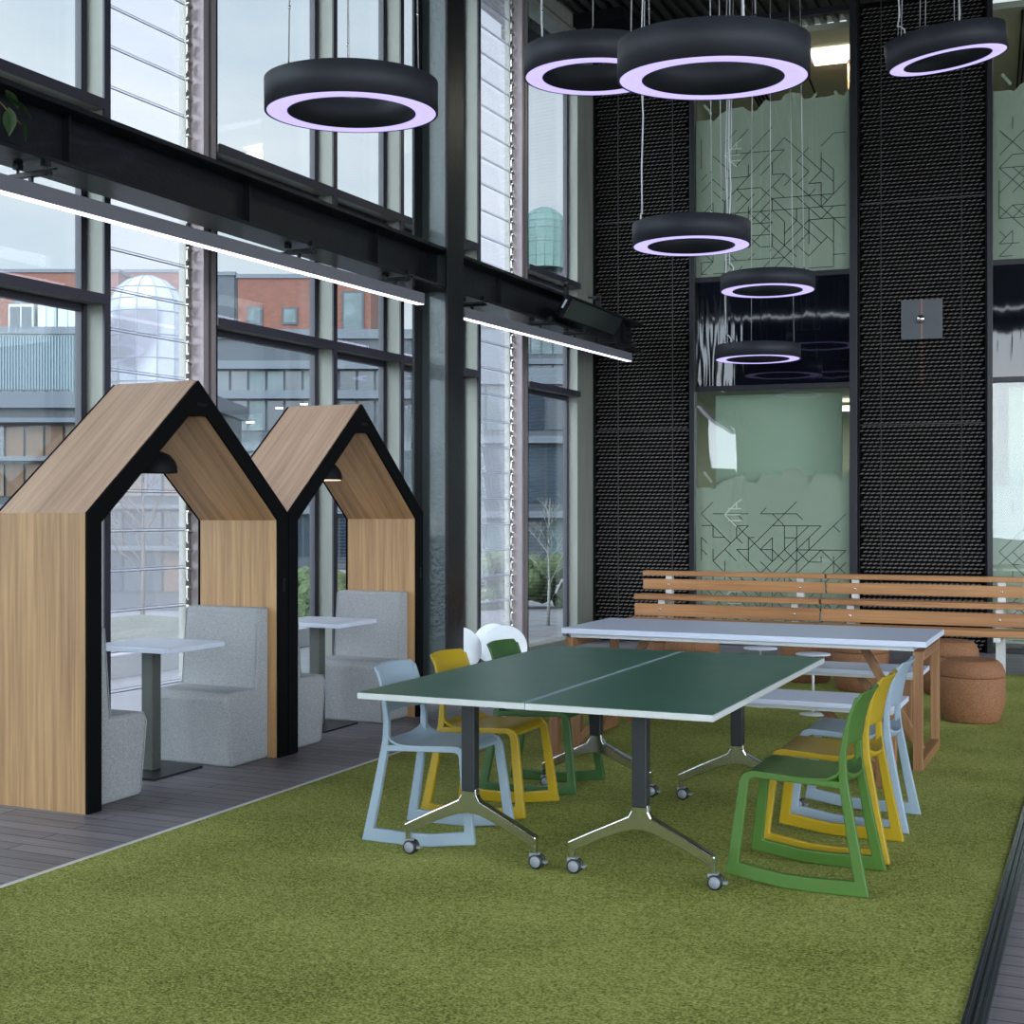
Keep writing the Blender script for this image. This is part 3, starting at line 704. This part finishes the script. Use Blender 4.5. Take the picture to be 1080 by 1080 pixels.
# ================================================================== PLASTIC CHAIRS
def chair(loc, rz, label, m, group):
    """local: sitter faces +y"""
    o = thing('plastic_chair', loc, label, 'chair', group, rz)
    mm = M[m]
    for sx in (-1, 1):
        def fn(u, v, t):                         # frames lean inwards as they rise
            xb = .226-.030*min(v, .46)/.46-.012*max(0, v-.46)/.33
            return (sx*(xb-t), u, v)
        # closed loop: skid, front leg, seat rail, rear leg
        outer = [(-.262,.002),(-.05,.0),(.06,.004),(.285,.036),(.235,.415),(.218,.445),(.190,.456),(-.12,.440),(-.150,.440),(-.180,.440)]
        inner = [(-.255,.062),(-.05,.056),(.06,.060),(.232,.086),(.196,.400),(.190,.420),(.175,.428),(-.11,.415),(-.148,.412),(-.180,.410)]
        s_ = MB(); s_.strip(outer, inner, .0005, .0255, fn, closed=False)
        bk_ = [(-.285,.002),(-.240,.22),(-.206,.40),(-.195,.46),(-.191,.55),(-.203,.66),(-.234,.772)]
        fr_ = [(-.236,.002),(-.197,.22),(-.168,.40),(-.162,.46),(-.163,.55),(-.184,.66),(-.224,.772)]
        s_.strip(bk_, fr_, 0, .026, fn, closed=False)
        s_.build('side_frame', mm, o, bevel=.006, seg=2)
    # seat: dished sheet, drooping at the front and turned up at the back
    def sheet(rows, th, nm, axis):
        s_ = MB(); n_ = len(rows[0]); vs = [p for r_ in rows for p in r_]; k = len(vs)
        vs2 = [tuple(Vector(p)+Vector(axis)*th) for p in vs]; R_ = len(rows); fs = []
        for i in range(R_-1):
            for j in range(n_-1):
                a_ = i*n_+j; fs.append((a_,a_+1,a_+n_+1,a_+n_)); fs.append((k+a_,k+a_+n_,k+a_+n_+1,k+a_+1))
        for j in range(n_-1):
            fs.append((j,k+j,k+j+1,j+1)); b_ = (R_-1)*n_+j; fs.append((b_,b_+1,k+b_+1,k+b_))
        for i in range(R_-1):
            a_ = i*n_; fs.append((a_,a_+n_,k+a_+n_,k+a_)); b_ = i*n_+n_-1; fs.append((b_,k+b_,k+b_+n_,b_+n_))
        s_.add(vs+vs2, fs, True); return s_.build(nm, mm, o, bevel=.003)
    rows = []
    for (y, z, e_, b_) in [(.222,.432,0,0),(.205,.448,0,0),(.18,.457,0,0),(.10,.453,0,0),(0,.446,0,0),(-.07,.442,.004,0),(-.115,.438,.012,.008),(-.150,.438,.030,.020),(-.172,.448,.046,.030),(-.182,.462,.056,.034)]:
        rows.append([(x, y-b_*math.cos(x/.2*PI/2), z+e_*abs(x/.196)**5-.008*math.cos(x/.2*PI/2)*(1 if y < .17 else .2)) for x in (-.196,-.18,-.15,-.10,-.05,0,.05,.10,.15,.18,.196)])
    sheet(rows, -.013, 'seat', (0,0,1))
    rows = []
    for (y, z, hw) in [(-.175,.575,.186),(-.180,.60,.186),(-.190,.66,.185),(-.206,.72,.183),(-.228,.765,.180),(-.240,.784,.176),(-.244,.790,.168)]:
        rows.append([(x*hw, y-.030*math.cos(x*PI/2), z+ (.004*math.cos(x*PI/2))) for x in (-1,-.9,-.7,-.4,0,.4,.7,.9,1)])
    sheet(rows, .011, 'backrest', (0,-1,0))
    return o
G_ = 'plastic sled chairs around the green tables'
RX = -1.128; LX = -2.825
chair((RX, 5.495, 0), PI/2, 'green plastic chair on the right of the green tables, nearest of the three', 'plastic_green', G_)
chair((RX, 6.035, 0), PI/2, 'yellow plastic chair on the right of the green tables, middle of the three', 'plastic_yellow', G_)
chair((RX, 6.630, 0), PI/2, 'pale blue plastic chair on the right of the green tables, farthest of the three', 'plastic_blue', G_)
chair((LX, 5.495, 0), -PI/2, 'pale blue plastic chair on the left of the green tables, nearest of the three', 'plastic_blue', G_)
chair((LX, 6.05, 0), -PI/2, 'yellow plastic chair on the left of the green tables, middle of the three', 'plastic_yellow', G_)
chair((LX+.03, 6.65, 0), -PI/2, 'dark green plastic chair on the left of the green tables, farthest of the three', 'plastic_dkgreen', G_)

# ================================================================== LONG WHITE TABLE AND ITS BENCHES
o = thing('long_table', (-2.09, 8.45, 0), 'long white topped table on timber frames behind the green tables', 'table')
MB().box(-1.135,1.135,-.46,.46,.715,.75).build('tabletop', 'white_lam', o, bevel=.003)
MB().box(-1.08,1.06,-.43,.43,.69,.714).build('apron', 'white_edge', o)
for sx in (-1, 1):
    X = sx*1.085
    for sy in (-1, 1):
        MB().box(X-.026,X+.026,sy*.42-.03,sy*.42+.03,0,.69).build('leg', 'teak_z', o, bevel=.003)
    MB().box(X-.03,X+.03,-.39,.39,0,.055).build('bottom_rail', 'teak_y', o, bevel=.003)
    MB().box(X-.03,X+.03,-.39,.39,.635,.69).build('top_rail', 'teak_y', o, bevel=.003)
    MB().bar((sx*.69, 0, .69), (sx*1.06, 0, .03), .05, .045, up=(0,1,0)).build('brace', 'teak_z', o, bevel=.003)
def bench(loc, label):
    o = thing('white_bench', loc, label, 'bench', 'white topped benches at the long table')
    MB().box(-1.05,1.05,-.23,.23,.42,.45).build('seat', 'white_lam', o, bevel=.003)
    MB().box(-1.02,1.02,-.21,.21,.40,.42).build('apron', 'white_edge', o)
    for sx in (-1,1):
        X = sx*.96
        for sy in (-1,1):
            MB().box(X-.028,X+.028,sy*.19-.025,sy*.19+.025,0,.40).build('leg', 'teak_z', o, bevel=.003)
        MB().box(X-.028,X+.028,-.17,.17,0,.05).build('bottom_rail', 'teak_y', o, bevel=.003)
        MB().bar((sx*.94,0,.025),(sx*.60,0,.40),.045,.05,up=(0,1,0)).build('brace', 'teak_z', o, bevel=.003)
    return o
bench((-2.085, 7.63, 0), 'white topped timber bench in front of the long white table')
bench((-2.16, 9.24, 0), 'white topped timber bench behind the long white table')

# ================================================================== CORK STOOLS AND SMALL TABLES
def pouf(loc, label):
    o = thing('cork_stool', loc, label, 'stool', 'round cork stools behind the long table')
    pr = [(0,0),(.185,0),(.198,.012),(.228,.12),(.236,.22),(.234,.318),(.231,.322)]
    s = MB(); s.lathe(pr+[(0,.322)], 48); s.build('body', 'cork', o)
    pr = [(.231,.326),(.234,.330),(.228,.37),(.212,.41),(.185,.436),(.165,.443),(.155,.440),(0,.438)]
    s = MB(); s.lathe([(0,.326)]+pr, 48); s.build('lid', 'cork', o)
    return o
pouf((-.896,10.10,0), 'round cork stool right of the long table, nearest of all')
pouf((-1.19,11.50,0), 'round cork stool behind the nearest one, beyond the long table end')
pouf((-1.90,11.45,0), 'round cork stool seen beneath the right half of the long table')
pouf((-2.44,11.88,0), 'round cork stool partly behind another, beside the small mesh tables')
pouf((-3.25,11.05,0), 'round cork stool seen beneath the middle of the long table')
pouf((-3.62,11.70,0), 'round cork stool half hidden behind the one under the table middle')
def small_table(loc, label):
    o = thing('mesh_side_table', loc, label, 'side table', 'small round white side tables')
    s = MB(); s.lathe([(0,.440),(.125,.440),(.130,.446),(.125,.452),(0,.452)], 32); s.build('tabletop', 'white_lam', o)
    MB().tube([(0,0,.008),(0,0,.44)], .010, 10).build('stem', 'silver_paint', o)
    s = MB(); s.lathe([(0,0),(.10,0),(.10,.006),(0,.010)], 24); s.build('base', 'silver_paint', o)
small_table((-2.451,10.19,0), 'small round white side table, the left and farther one behind the bench')
small_table((-1.992,9.92,0), 'small round white side table, the right and nearer one behind the bench')

# ---- tipped-up round tables beside the column
def round_tip(loc, rz, label, r=.178, hc=.455, tilt=74):
    o = thing('tipped_round_table', loc, label, 'table', 'round white tables tipped upright', rz)
    R = Matrix.Rotation(math.radians(tilt), 3, 'X')
    s = MB(); s.lathe([(0,-.010),(r-.006,-.010),(r,-.004),(r,.004),(r-.006,.010),(0,.010)], 56, (0,0,hc), R); s.build('tabletop', 'white_round', o)
    MB().tube([(0,.09,.01),(0,.09,hc-.03),(0,.02,hc-.01)], .014, 10).build('stem', 'silver_paint', o)
    b = MB()
    for k in range(4):
        a_ = PI/4+k*PI/2; b.bar((0,.09,.012),(.17*math.cos(a_),.09+.17*math.sin(a_),.012),.03,.016)
    b.build('foot', 'silver_paint', o, bevel=.003)
round_tip((-4.79,10.55,FZ), math.radians(24), 'white round tabletop tipped upright, right of the other two by the column', .198, .33)
round_tip((-5.20,10.47,FZ), math.radians(24), 'white round tabletop tipped upright, half hidden by the black column', .205, .30)
round_tip((-5.22,11.24,FZ), math.radians(24), 'white round tabletop tipped upright, barely showing between two others', .185, .29)

# ================================================================== SLATTED TIMBER BENCH ALONG THE BACK
def slat_bench(x0, x1, label, brs):
    o = thing('slatted_bench', (x0, 12.7, FZ), label, 'timber bench', 'long slatted timber benches by the back wall')
    y_ = 12.7; L__ = x1-x0
    def pl_(y0, y1, z0, z1, nm, off=0): MB().box(off,L__,y0-y_,y1-y_,z0-FZ,z1-FZ).build(nm, 'teak_x', o, bevel=.006)
    pl_(13.33,13.45,.835,.885,'top_cap'); pl_(13.35,13.39,.690,.800,'back_slat')
    pl_(13.05,13.31,.600,.650,'ledge_plank'); pl_(13.07,13.11,.435,.560,'back_slat'); pl_(12.74,13.03,.365,.425,'seat_plank')
    for b in brs:
        q = MB(); x = b-x0
        q.box(x-.03,x+.03,.70,.74,.0,.845)
        q.box(x-.035,x+.035,.655,.70,.66,.845); q.box(x-.035,x+.035,.40,.70,.57,.61); q.box(x-.035,x+.035,.415,.45,.40,.61); q.box(x-.03,x+.03,.06,.72,.335,.375)
        q.box(x-.04,x+.04,.47,.53,.0,.34)
        q.build('leg_frame', 'silver_paint', o)
        q = MB()
        Rm = Matrix.Rotation(math.radians(90), 3, 'X')
        for (yy, zz) in ((.648,.755),(.368,.51)): q.lathe([(0,-.004),(.012,-.004),(.012,.004),(0,.004)], 12, (x, yy, zz), Rm)
        q.build('bolt', 'steel', o)
    return o
slat_bench(-4.46,-2.565,'slatted timber bench with stepped back, left of the pair by the back wall',[-4.18,-2.81])
slat_bench(-2.545,.55,'slatted timber bench with stepped back, right of the pair by the back wall',[-2.27,-.91,.3])

# ================================================================== RING LAMPS
def ring(loc, ro, ri, hh, tilt, label, wires, az=0.0, tilt2=0):
    """loc = centre of the underside; tilt leans the underside towards the viewer's end of the hall"""
    o = thing('ring_lamp', loc, label, 'pendant lamp', 'hanging ring lamps')
    o.rotation_euler = (math.radians(tilt), math.radians(tilt2), math.radians(24))
    g = .012
    s = MB(); s.lathe([(ro,-.004),(ro,hh),(ro-g,hh+.004),(ro-g,.006),(ro-g,-.004)], 96, close=True); s.build('outer_shell', 'lamp_shell', o)
    s = MB(); s.lathe([(ri,-.004),(ri,hh),(ri+g*.7,hh+.004),(ri+g*.7,-.004)], 96, close=True); s.build('inner_shell', 'lamp_shell', o)
    s = MB(); s.lathe([(ri+g*.7,hh-.004),(ro-g,hh-.004),(ro-g,hh-.012),(ri+g*.7,hh-.012)], 96, close=True); s.build('top_plate', 'lamp_shell', o)
    s = MB(); s.lathe([(ri+g*.5,-.003),(ro-g*.6,-.003),(ro-g*.6,.010),(ri+g*.5,.010)], 96, close=True); s.build('diffuser', 'lamp_glow', o)
    Mw = Matrix.Translation(Vector(loc)) @ o.rotation_euler.to_matrix().to_4x4(); Mi = Mw.inverted()
    rm = (ro+ri)/2
    for k, a_ in enumerate(wires):
        a_ = math.radians(a_); p = Vector((rm*math.cos(a_), rm*math.sin(a_), hh))
        top = Mw @ p; q = Mi @ Vector((top.x+.14*(loc[0]-top.x), top.y+.14*(loc[1]-top.y), CEIL-.01))
        w = MB(); w.tube([p, q], .0035, 6); wo_ = w.build('suspension_wire', 'cable', o)
        c_ = MB(); d_ = (q-p).normalized(); c_.tube([p, p+d_*.03], .007, 8); c_.tube([p+d_*.30, p+d_*.315], .006, 8); c_.build('wire_grip', 'steel', wo_)
    # power flex with a slack loop
    a_ = math.radians(wires[0]+14); p = Vector((rm*math.cos(a_), rm*math.sin(a_), hh)); a0 = math.radians(wires[0]); p0 = Vector((rm*math.cos(a0), rm*math.sin(a0), hh))
    top = Mw @ p0; q = Mi @ Vector((top.x+.02, top.y, CEIL-.01))
    pts = [p, p+Vector((0,0,.05)), (p+p0)/2+Vector((0,0,.09)), p0+Vector((.008,0,.10))]
    for k in range(1, 9): pts.append(p0.lerp(q, k/8)+Vector((.012*math.sin(k*2.1+loc[0]*5), .010*math.cos(k*1.7), 0)))
    pts[-1] = q
    MB().tube(pts, .006, 6).build('power_flex', mat('flex', (.55,.56,.58), .5) if 'flex' not in bpy.data.materials else bpy.data.materials['flex'], o)
    return o
ring((-3.60,6.00,3.585), .450, .325, .155, 3.2, 'black ring lamp with lilac glow, alone at upper left before the glass', [100,223,338])
ring((-1.70,6.12,3.545), .450, .325, .165, 5.0, 'large black ring lamp with lilac glow, biggest at the top', [60,170,290])
ring((-2.98,7.95,4.27), .450, .325, .165, 3.0, 'black ring lamp with lilac glow, partly behind the biggest ring', [150,20,265])
ring((-2.912,9.872,3.54), .450, .325, .165, 1.2, 'black ring lamp with lilac glow, hanging before the edge of mesh wall', [165,45,285])
ring((-2.984,12.688,3.63), .450, .325, .145, .3, 'black ring lamp with lilac glow, upper of two small rings at the left patterned window', [190,320,75])
ring((-3.402,14.02,3.13), .450, .325, .14, .1, 'black ring lamp with lilac glow, lowest of all before the dark spandrel', [200,335,90])
ring((-1.14,10.88,5.03), .450, .325, .185, 4.8, 'black ring lamp tilted to one side, front of the two at the upper right', [55,195,230], tilt2=-8.5)
ring((-1.31,11.93,5.40), .450, .325, .185, 4.8, 'black ring lamp almost hidden behind the tilted one at upper right', [195,230,50], tilt2=-8.5)

# ---- trailing plant at the upper left
o = thing('trailing_plant', (-5.10, 4.93, 3.60), 'sprig of green leaves hanging over the beam at upper left', 'plant')
MB().tube([(0,-.25,.02),(.05,-.1,.03),(.09,.02,-.05),(.12,.1,-.12),(.13,.16,-.16)], .004, 6).build('stem', mat('twig', (.12,.07,.03), .7), o)
MB().lathe([(0,0),(.09,0),(.11,.14),(.10,.14),(0,.12)], 20, (-.02,-.36,0)).build('pot', 'black_matt', o)
rnd = random.Random(4)
for (x,y,z,yaw,pit,L1) in [(.10,.0,-.03,-10,-50,.13),(.12,.08,-.09,20,-75,.14),(.12,.10,-.05,70,-25,.12),(.10,-.05,.0,-60,-60,.12),(.13,.15,-.14,60,-60,.10),(.08,-.12,.02,-40,-30,.13),(.09,.04,-.10,-80,-80,.13),(.13,.05,-.02,35,-20,.11)]:
    lf = MB(); n_ = 7; vs = []
    for i in range(n_+1):
        f = i/n_; w_ = .33*L1*math.sin(PI*f**.8)*.8; dr = -.03*f*f
        vs += [(-w_, f*L1, dr+.006), (0, f*L1, dr), (w_, f*L1, dr+.006)]
    fs = []
    for i in range(n_):
        for j in range(2): fs.append((i*3+j, i*3+j+1, i*3+j+4, i*3+j+3))
    Rm = Matrix.Rotation(math.radians(-yaw+40), 3, 'Z') @ Matrix.Rotation(math.radians(pit), 3, 'X')
    lf.add([tuple(Rm @ Vector(v)+Vector((x,y,z))) for v in vs], fs, True); lf.build('leaf', 'leaf', o, recalc=False)

# ================================================================== OUTSIDE
S(MB().box(-160, -6.45, -60, 140, -.35, -.06).build('floor_outside', 'paving'))
S(MB().box(-6.45, 60, 16.2, 140, -.35, -.06).build('floor_outside_north', 'paving'))
S(MB().box(9.5, 60, -60, 16.2, -.35, -.06).build('floor_outside_east', 'paving'))
S(MB().box(-6.45, 9.5, -60, -9, -.35, -.06).build('floor_outside_south', 'paving'))
tag(MB().box(-8.75,-8.45,-10,13.6,-.06,.16).build('kerb_wall', mat('kerb_pale', (.26,.265,.28), .8), bevel=.01), 'low pale kerb wall running outside the glass', 'kerb')
tag(MB().prism([(-8.80,-.06),(-8.80,.10),(-10.0,.16),(-11.2,.20),(-11.2,-.06)], -10, 13.5, lambda u,v,t:(u,t,v)).build('grass_bank', 'lawn'), 'grassy bank beyond the low kerb outside the glass', 'grass bank')
CA = math.radians(24.1); SA_, CO_ = math.sin(CA), math.cos(CA)
def far(D, px):                                   # plan position at distance D along a bearing from the hall
    R_ = (px-540)/1404*D; return Vector((-D*SA_+R_*CO_, D*CO_+R_*SA_, 0))
def far_z(D, py): return 1.5+(539.5-py)/1404*D
def facing(o, a=0): o.rotation_euler = (0,0,CA+a)
def building(name, px0, px1, D, top, depth, m, label, cat, floors=(), bays=0, winm='far_glass', wz=(.2,.8), band=None, tilt=0, wins=None, group=None, z0=-.06):
    p = far(D, (px0+px1)/2); Wd = (px1-px0)/1404*D
    o = thing(name, (p.x, p.y, z0), label, cat, group, CA+tilt)
    MB().box(-Wd/2, Wd/2, 0, depth, 0, top-z0).build('wall', m, o)
    MB().box(-Wd/2-.1, Wd/2+.1, -.1, depth, top-z0, top-z0+.25).build('parapet', 'far_band', o)
    if bays:
        for (a, b) in floors:
            bw_ = Wd/bays
            for i in range(bays):
                mm = winm if not isinstance(winm, (list, tuple)) else random.choice(winm)
                w_ = MB().box(-Wd/2+i*bw_+bw_*.07, -Wd/2+(i+1)*bw_-bw_*.07, -.04, .05, a-z0, b-z0).build('window', mm, o)
            if band: MB().box(-Wd/2, Wd/2, -.25, 0, b-z0+.05, b-z0+.05+band).build('floor_band', 'far_band', o)
    if wins:
        for (a, b, c_, d) in wins:
            x0 = (a-(px0+px1)/2)/1404*D; x1 = (b-(px0+px1)/2)/1404*D
            w_ = MB().box(x0, x1, -.10, .02, far_z(D,d)-z0, far_z(D,c_)-z0).build('window', 'far_panel', o)
            MB().box(x0+.12, x1-.12, -.13, -.10, far_z(D,d)-z0+.12, far_z(D,c_)-z0-.12).build('pane', 'far_glass_light', w_)
    return o
# dark glass office opposite
building('office_building', 205, 434, 36, far_z(36,357), 5, 'far_panel', 'dark glass office building opposite, seen above and between the pods', 'building',
         floors=[(.3,1.4),(1.9,3.1),(3.7,4.5),(4.6,5.3)], bays=12, winm=['far_glass','far_glass','far_glass','far_glass_light'], band=.22)
building('office_building', -160, 214, 21, far_z(21,430), 3, 'far_panel', 'low dark office building with brown panels, seen through the nearest pod', 'building',
         floors=[(.25,.85),(.95,1.5),(1.75,2.25),(2.35,2.85)], bays=18, winm=['far_glass','far_brown','far_brown','far_glass','far_panel','beige_panel'], band=.07)
o2 = building('office_building', 470, 660, 34, far_z(34,398), 10, 'far_panel', 'dark office building with pale balcony bands beyond the far right pane', 'building',
         floors=[(.3,1.3),(1.75,3.2),(3.6,4.7)], bays=9, winm=['far_glass','far_glass','far_glass_light','far_panel'], band=.18)
lt = MB(); rnd = random.Random(9)
# lit ceiling panels glimpsed inside the office
off_ = [c_ for c_ in bpy.data.objects if c_.name == 'office_building'][0]
for i in range(14):
    x = rnd.uniform(-2.7, 2.7); z = rnd.uniform(3.9, 4.5)
    e_ = MB().box(x-.10, x+.10, -.06, -.045, z, z+.035)
    ob = e_.build('lit_ceiling_panel', 'office_glow'); ob.parent = off_
# corrugated plant building with air-conditioning units
cb_ = building('plant_building', -70, 83, 46, far_z(46,352), 3, 'cladding', 'pale blue corrugated building seen through the left pane', 'building', z0=-.06)
rb = MB(); Wd = 153/1404*46
for i in range(50): rb.box(-Wd/2+i*Wd/50, -Wd/2+i*Wd/50+.045, -.06, 0, far_z(46,424), far_z(46,352))
rb.build('corrugation', mat('cladding_dark', (.08,.115,.135), .5), cb_)
dk = MB(); dk.box(-Wd/2, Wd/2, -.25, -.06, 0, far_z(46,428)); dk.build('lower_storey', 'far_glass', cb_)
rl = MB(); rl.bar((-Wd/2,-1,far_z(46,412)),(Wd/2,-1,far_z(46,412)),.05,.05)
for i in range(14): x = -Wd/2+i*Wd/13; rl.bar((x,-1,far_z(46,430)),(x,-1,far_z(46,412)),.04,.04)
rl.box(-Wd/2,Wd/2,-1.1,0,far_z(46,431),far_z(46,427)); rl.build('railing', 'far_panel', cb_)
for (a, b, lab, dark_) in [(8,36,'leftmost',True),(39,60,'middle',False),(60,84,'rightmost',False)]:
    p = far(47, (a+b)/2); w_ = (b-a)/1404*47-.04; z0 = far_z(46,352)+.25
    u = thing('air_conditioner', (p.x, p.y, z0), 'white rooftop air conditioning unit, %s of three on the corrugated building' % lab, 'air conditioner', 'rooftop air conditioning units', CA)
    MB().box(-w_/2,w_/2,0,.9,0,.95).build('casing', 'ac_white', u, bevel=.02)
    for q in (-1,1): MB().box(q*w_*.23-w_*.19,q*w_*.23+w_*.19,-.03,.0,.12,.85).build('grille', 'ac_dark' if dark_ else 'ac_white', u)
# brick blocks
building('brick_building', 251, 391, 80, far_z(80,293), 10, 'brick', 'red brick block with small square windows behind the office', 'building',
         wins=[(261,277,323,343),(298,314,324,342),(361,384,307,372)])
building('slate_building', 224, 247, 92, far_z(92,290), 5, 'far_panel', 'slate blue block at the left end of the brick block', 'building')
building('brick_building', -60, 125, 98, far_z(98,287), 5, 'brick', 'red brick block seen behind the air conditioning units', 'building',
         wins=[(14,30,316,332),(48,66,316,336)])
building('brick_building', 125, 226, 108, far_z(108,287), 5, 'brick', 'long red brick block seen behind the large glass dome', 'building')
building('stone_building', 500, 556, 60, far_z(60,345), 8, 'far_band', 'pale stone building with ledges beyond the right louvred bay', 'building',
         floors=[(4.2,5.2),(6.0,7.0),(2,3.2)], bays=5, winm='far_panel', band=.2)
building('glass_building', 548, 606, 70, far_z(70,291), 8, 'far_panel', 'glass fronted building under the green tinted dome', 'building',
         floors=[(7.2,9.2),(9.8,11.6)], bays=5, winm=['far_glass_light','far_glass_light','far_glass'], band=.3)
def glass_dome(px, D, r, ztop, zb, label, m1, m2, seg=12):
    p = far(D, px); o = thing('glass_dome', (p.x,p.y,zb), label, 'glass dome', None, CA)
    H_ = ztop-zb; prof = [(r*1.0,0),(r*1.0,H_-r*1.05),(r*.96,H_-r*.72),(r*.80,H_-r*.40),(r*.52,H_-r*.16),(r*.22,H_-r*.04),(.001,H_)]
    s = MB(); s.lathe(prof, seg, smooth=False); s.build('glazing', m1, o, recalc=True)
    f = MB()
    for k in range(seg):
        a_ = 2*PI*k/seg
        f.tube([(q*math.cos(a_)*1.01, q*math.sin(a_)*1.01, z) for q, z in prof], r*.014, 5)
    zs = [H_-r*1.05-i*r*.62 for i in range(int((H_-r)/(r*.62))+1)]
    for z in zs+[H_-r*.72, H_-r*.40]:
        rr = r*1.01 if z <= H_-r*1.05+.01 else (r*.97 if z < H_-r*.6 else r*.81)
        f.tube([(rr*math.cos(2*PI*k/seg), rr*math.sin(2*PI*k/seg), z) for k in range(seg+1)], r*.014, 5)
    f.build('glazing_bars', m2, o)
M['dome_glass'] = mat('dome_glass', (.075,.08,.105), .25, 0, .35, var=((.24,.27,.31), .35, 1, .46, .54))
M['dome_bar'] = mat('dome_bar', (.10,.14,.17), .5)
M['dome_green'] = mat('dome_green', (.065,.115,.10), .3, 0, .3)
glass_dome(155, 50, 1.40, far_z(50,290), .0, 'large faceted glass dome pavilion seen through the left louvred bay', 'dome_glass', 'dome_bar')
glass_dome(574, 69, 1.15, far_z(69,218), far_z(69,292)+.40, 'small green tinted glass dome on a roof beyond the far right pane', 'dome_green', 'dome_bar', 16)
# fence in front of the pods' view, hedges, bare trees
hd = 0
for (px, D, w_, h_, lab) in [(325,17.9,1.0,.7,'clipped green hedge outside, seen between the two pods'),(575,21.5,2.4,.9,'dark hedge outside, seen beyond the far right pane'),(520,24.5,1.8,.7,'low hedge outside, seen beyond the right louvred bay')]:
    p = far(D, px); mb = MB(); rnd = random.Random(hd); hd += 1
    for i in range(60):
        x = rnd.uniform(-w_/2,w_/2); y = rnd.uniform(-.3,.3); z = rnd.uniform(.1,h_*.85); r_ = rnd.uniform(.14,.24)
        mb.lathe([(0,-r_),(r_*.7,-r_*.7),(r_,0),(r_*.7,r_*.7),(0,r_)], 8, (x,y,z))
    ob = mb.build('hedge', 'hedge', loc=(p.x,p.y,-.05), rz=CA); tag(ob, lab, 'hedge')
def tree(px, D, h_, lab, seed, m='bark'):
    p = far(D, px); rnd = random.Random(seed); o = thing('bare_tree', (p.x,p.y,-.06), lab, 'tree', 'bare winter trees outside')
    tr = MB(); tr.tube([(0,0,0),(.02,0,h_*.3),(0,.02,h_*.6),(.03,0,h_)], [.03*h_/2,.024*h_/2,.014*h_/2,.005], 7); tr.build('trunk', m, o)
    br = MB()
    def grow(q, d, l, r_, dep):
        e = q+d*l; mid = (q+e)/2+Vector((rnd.uniform(-1,1),rnd.uniform(-1,1),rnd.uniform(0,1)))*l*.06
        br.tube([q, mid, e], [r_, r_*.8, r_*.55], 5)
        if dep:
            for _ in range(3):
                nd = (d+Vector((rnd.uniform(-.8,.8),rnd.uniform(-.8,.8),rnd.uniform(-.1,.7)))).normalized()
                grow(q.lerp(e, rnd.uniform(.5,1)), nd, l*.62, r_*.55, dep-1)
    for i in range(9):
        a_ = rnd.uniform(0,2*PI); z = h_*(.3+.065*i); grow(Vector((.01,0,z)), Vector((math.cos(a_)*.8,math.sin(a_)*.8,.75)).normalized(), h_*.22*(1-.05*i), .011*h_/2, 3)
    br.build('branches', m, o)
tree(578, 18.3, 1.75, 'slender pale bare tree outside the far right pane', 3)
tree(150, 18, 2.4, 'bare brown tree outside, seen through the nearest pod', 5, mat('bark_brown', (.10,.075,.06), .9))
tree(204, 19.6, 1.9, 'second bare brown tree outside, behind the nearest pod', 8, bpy.data.materials['bark_brown'])
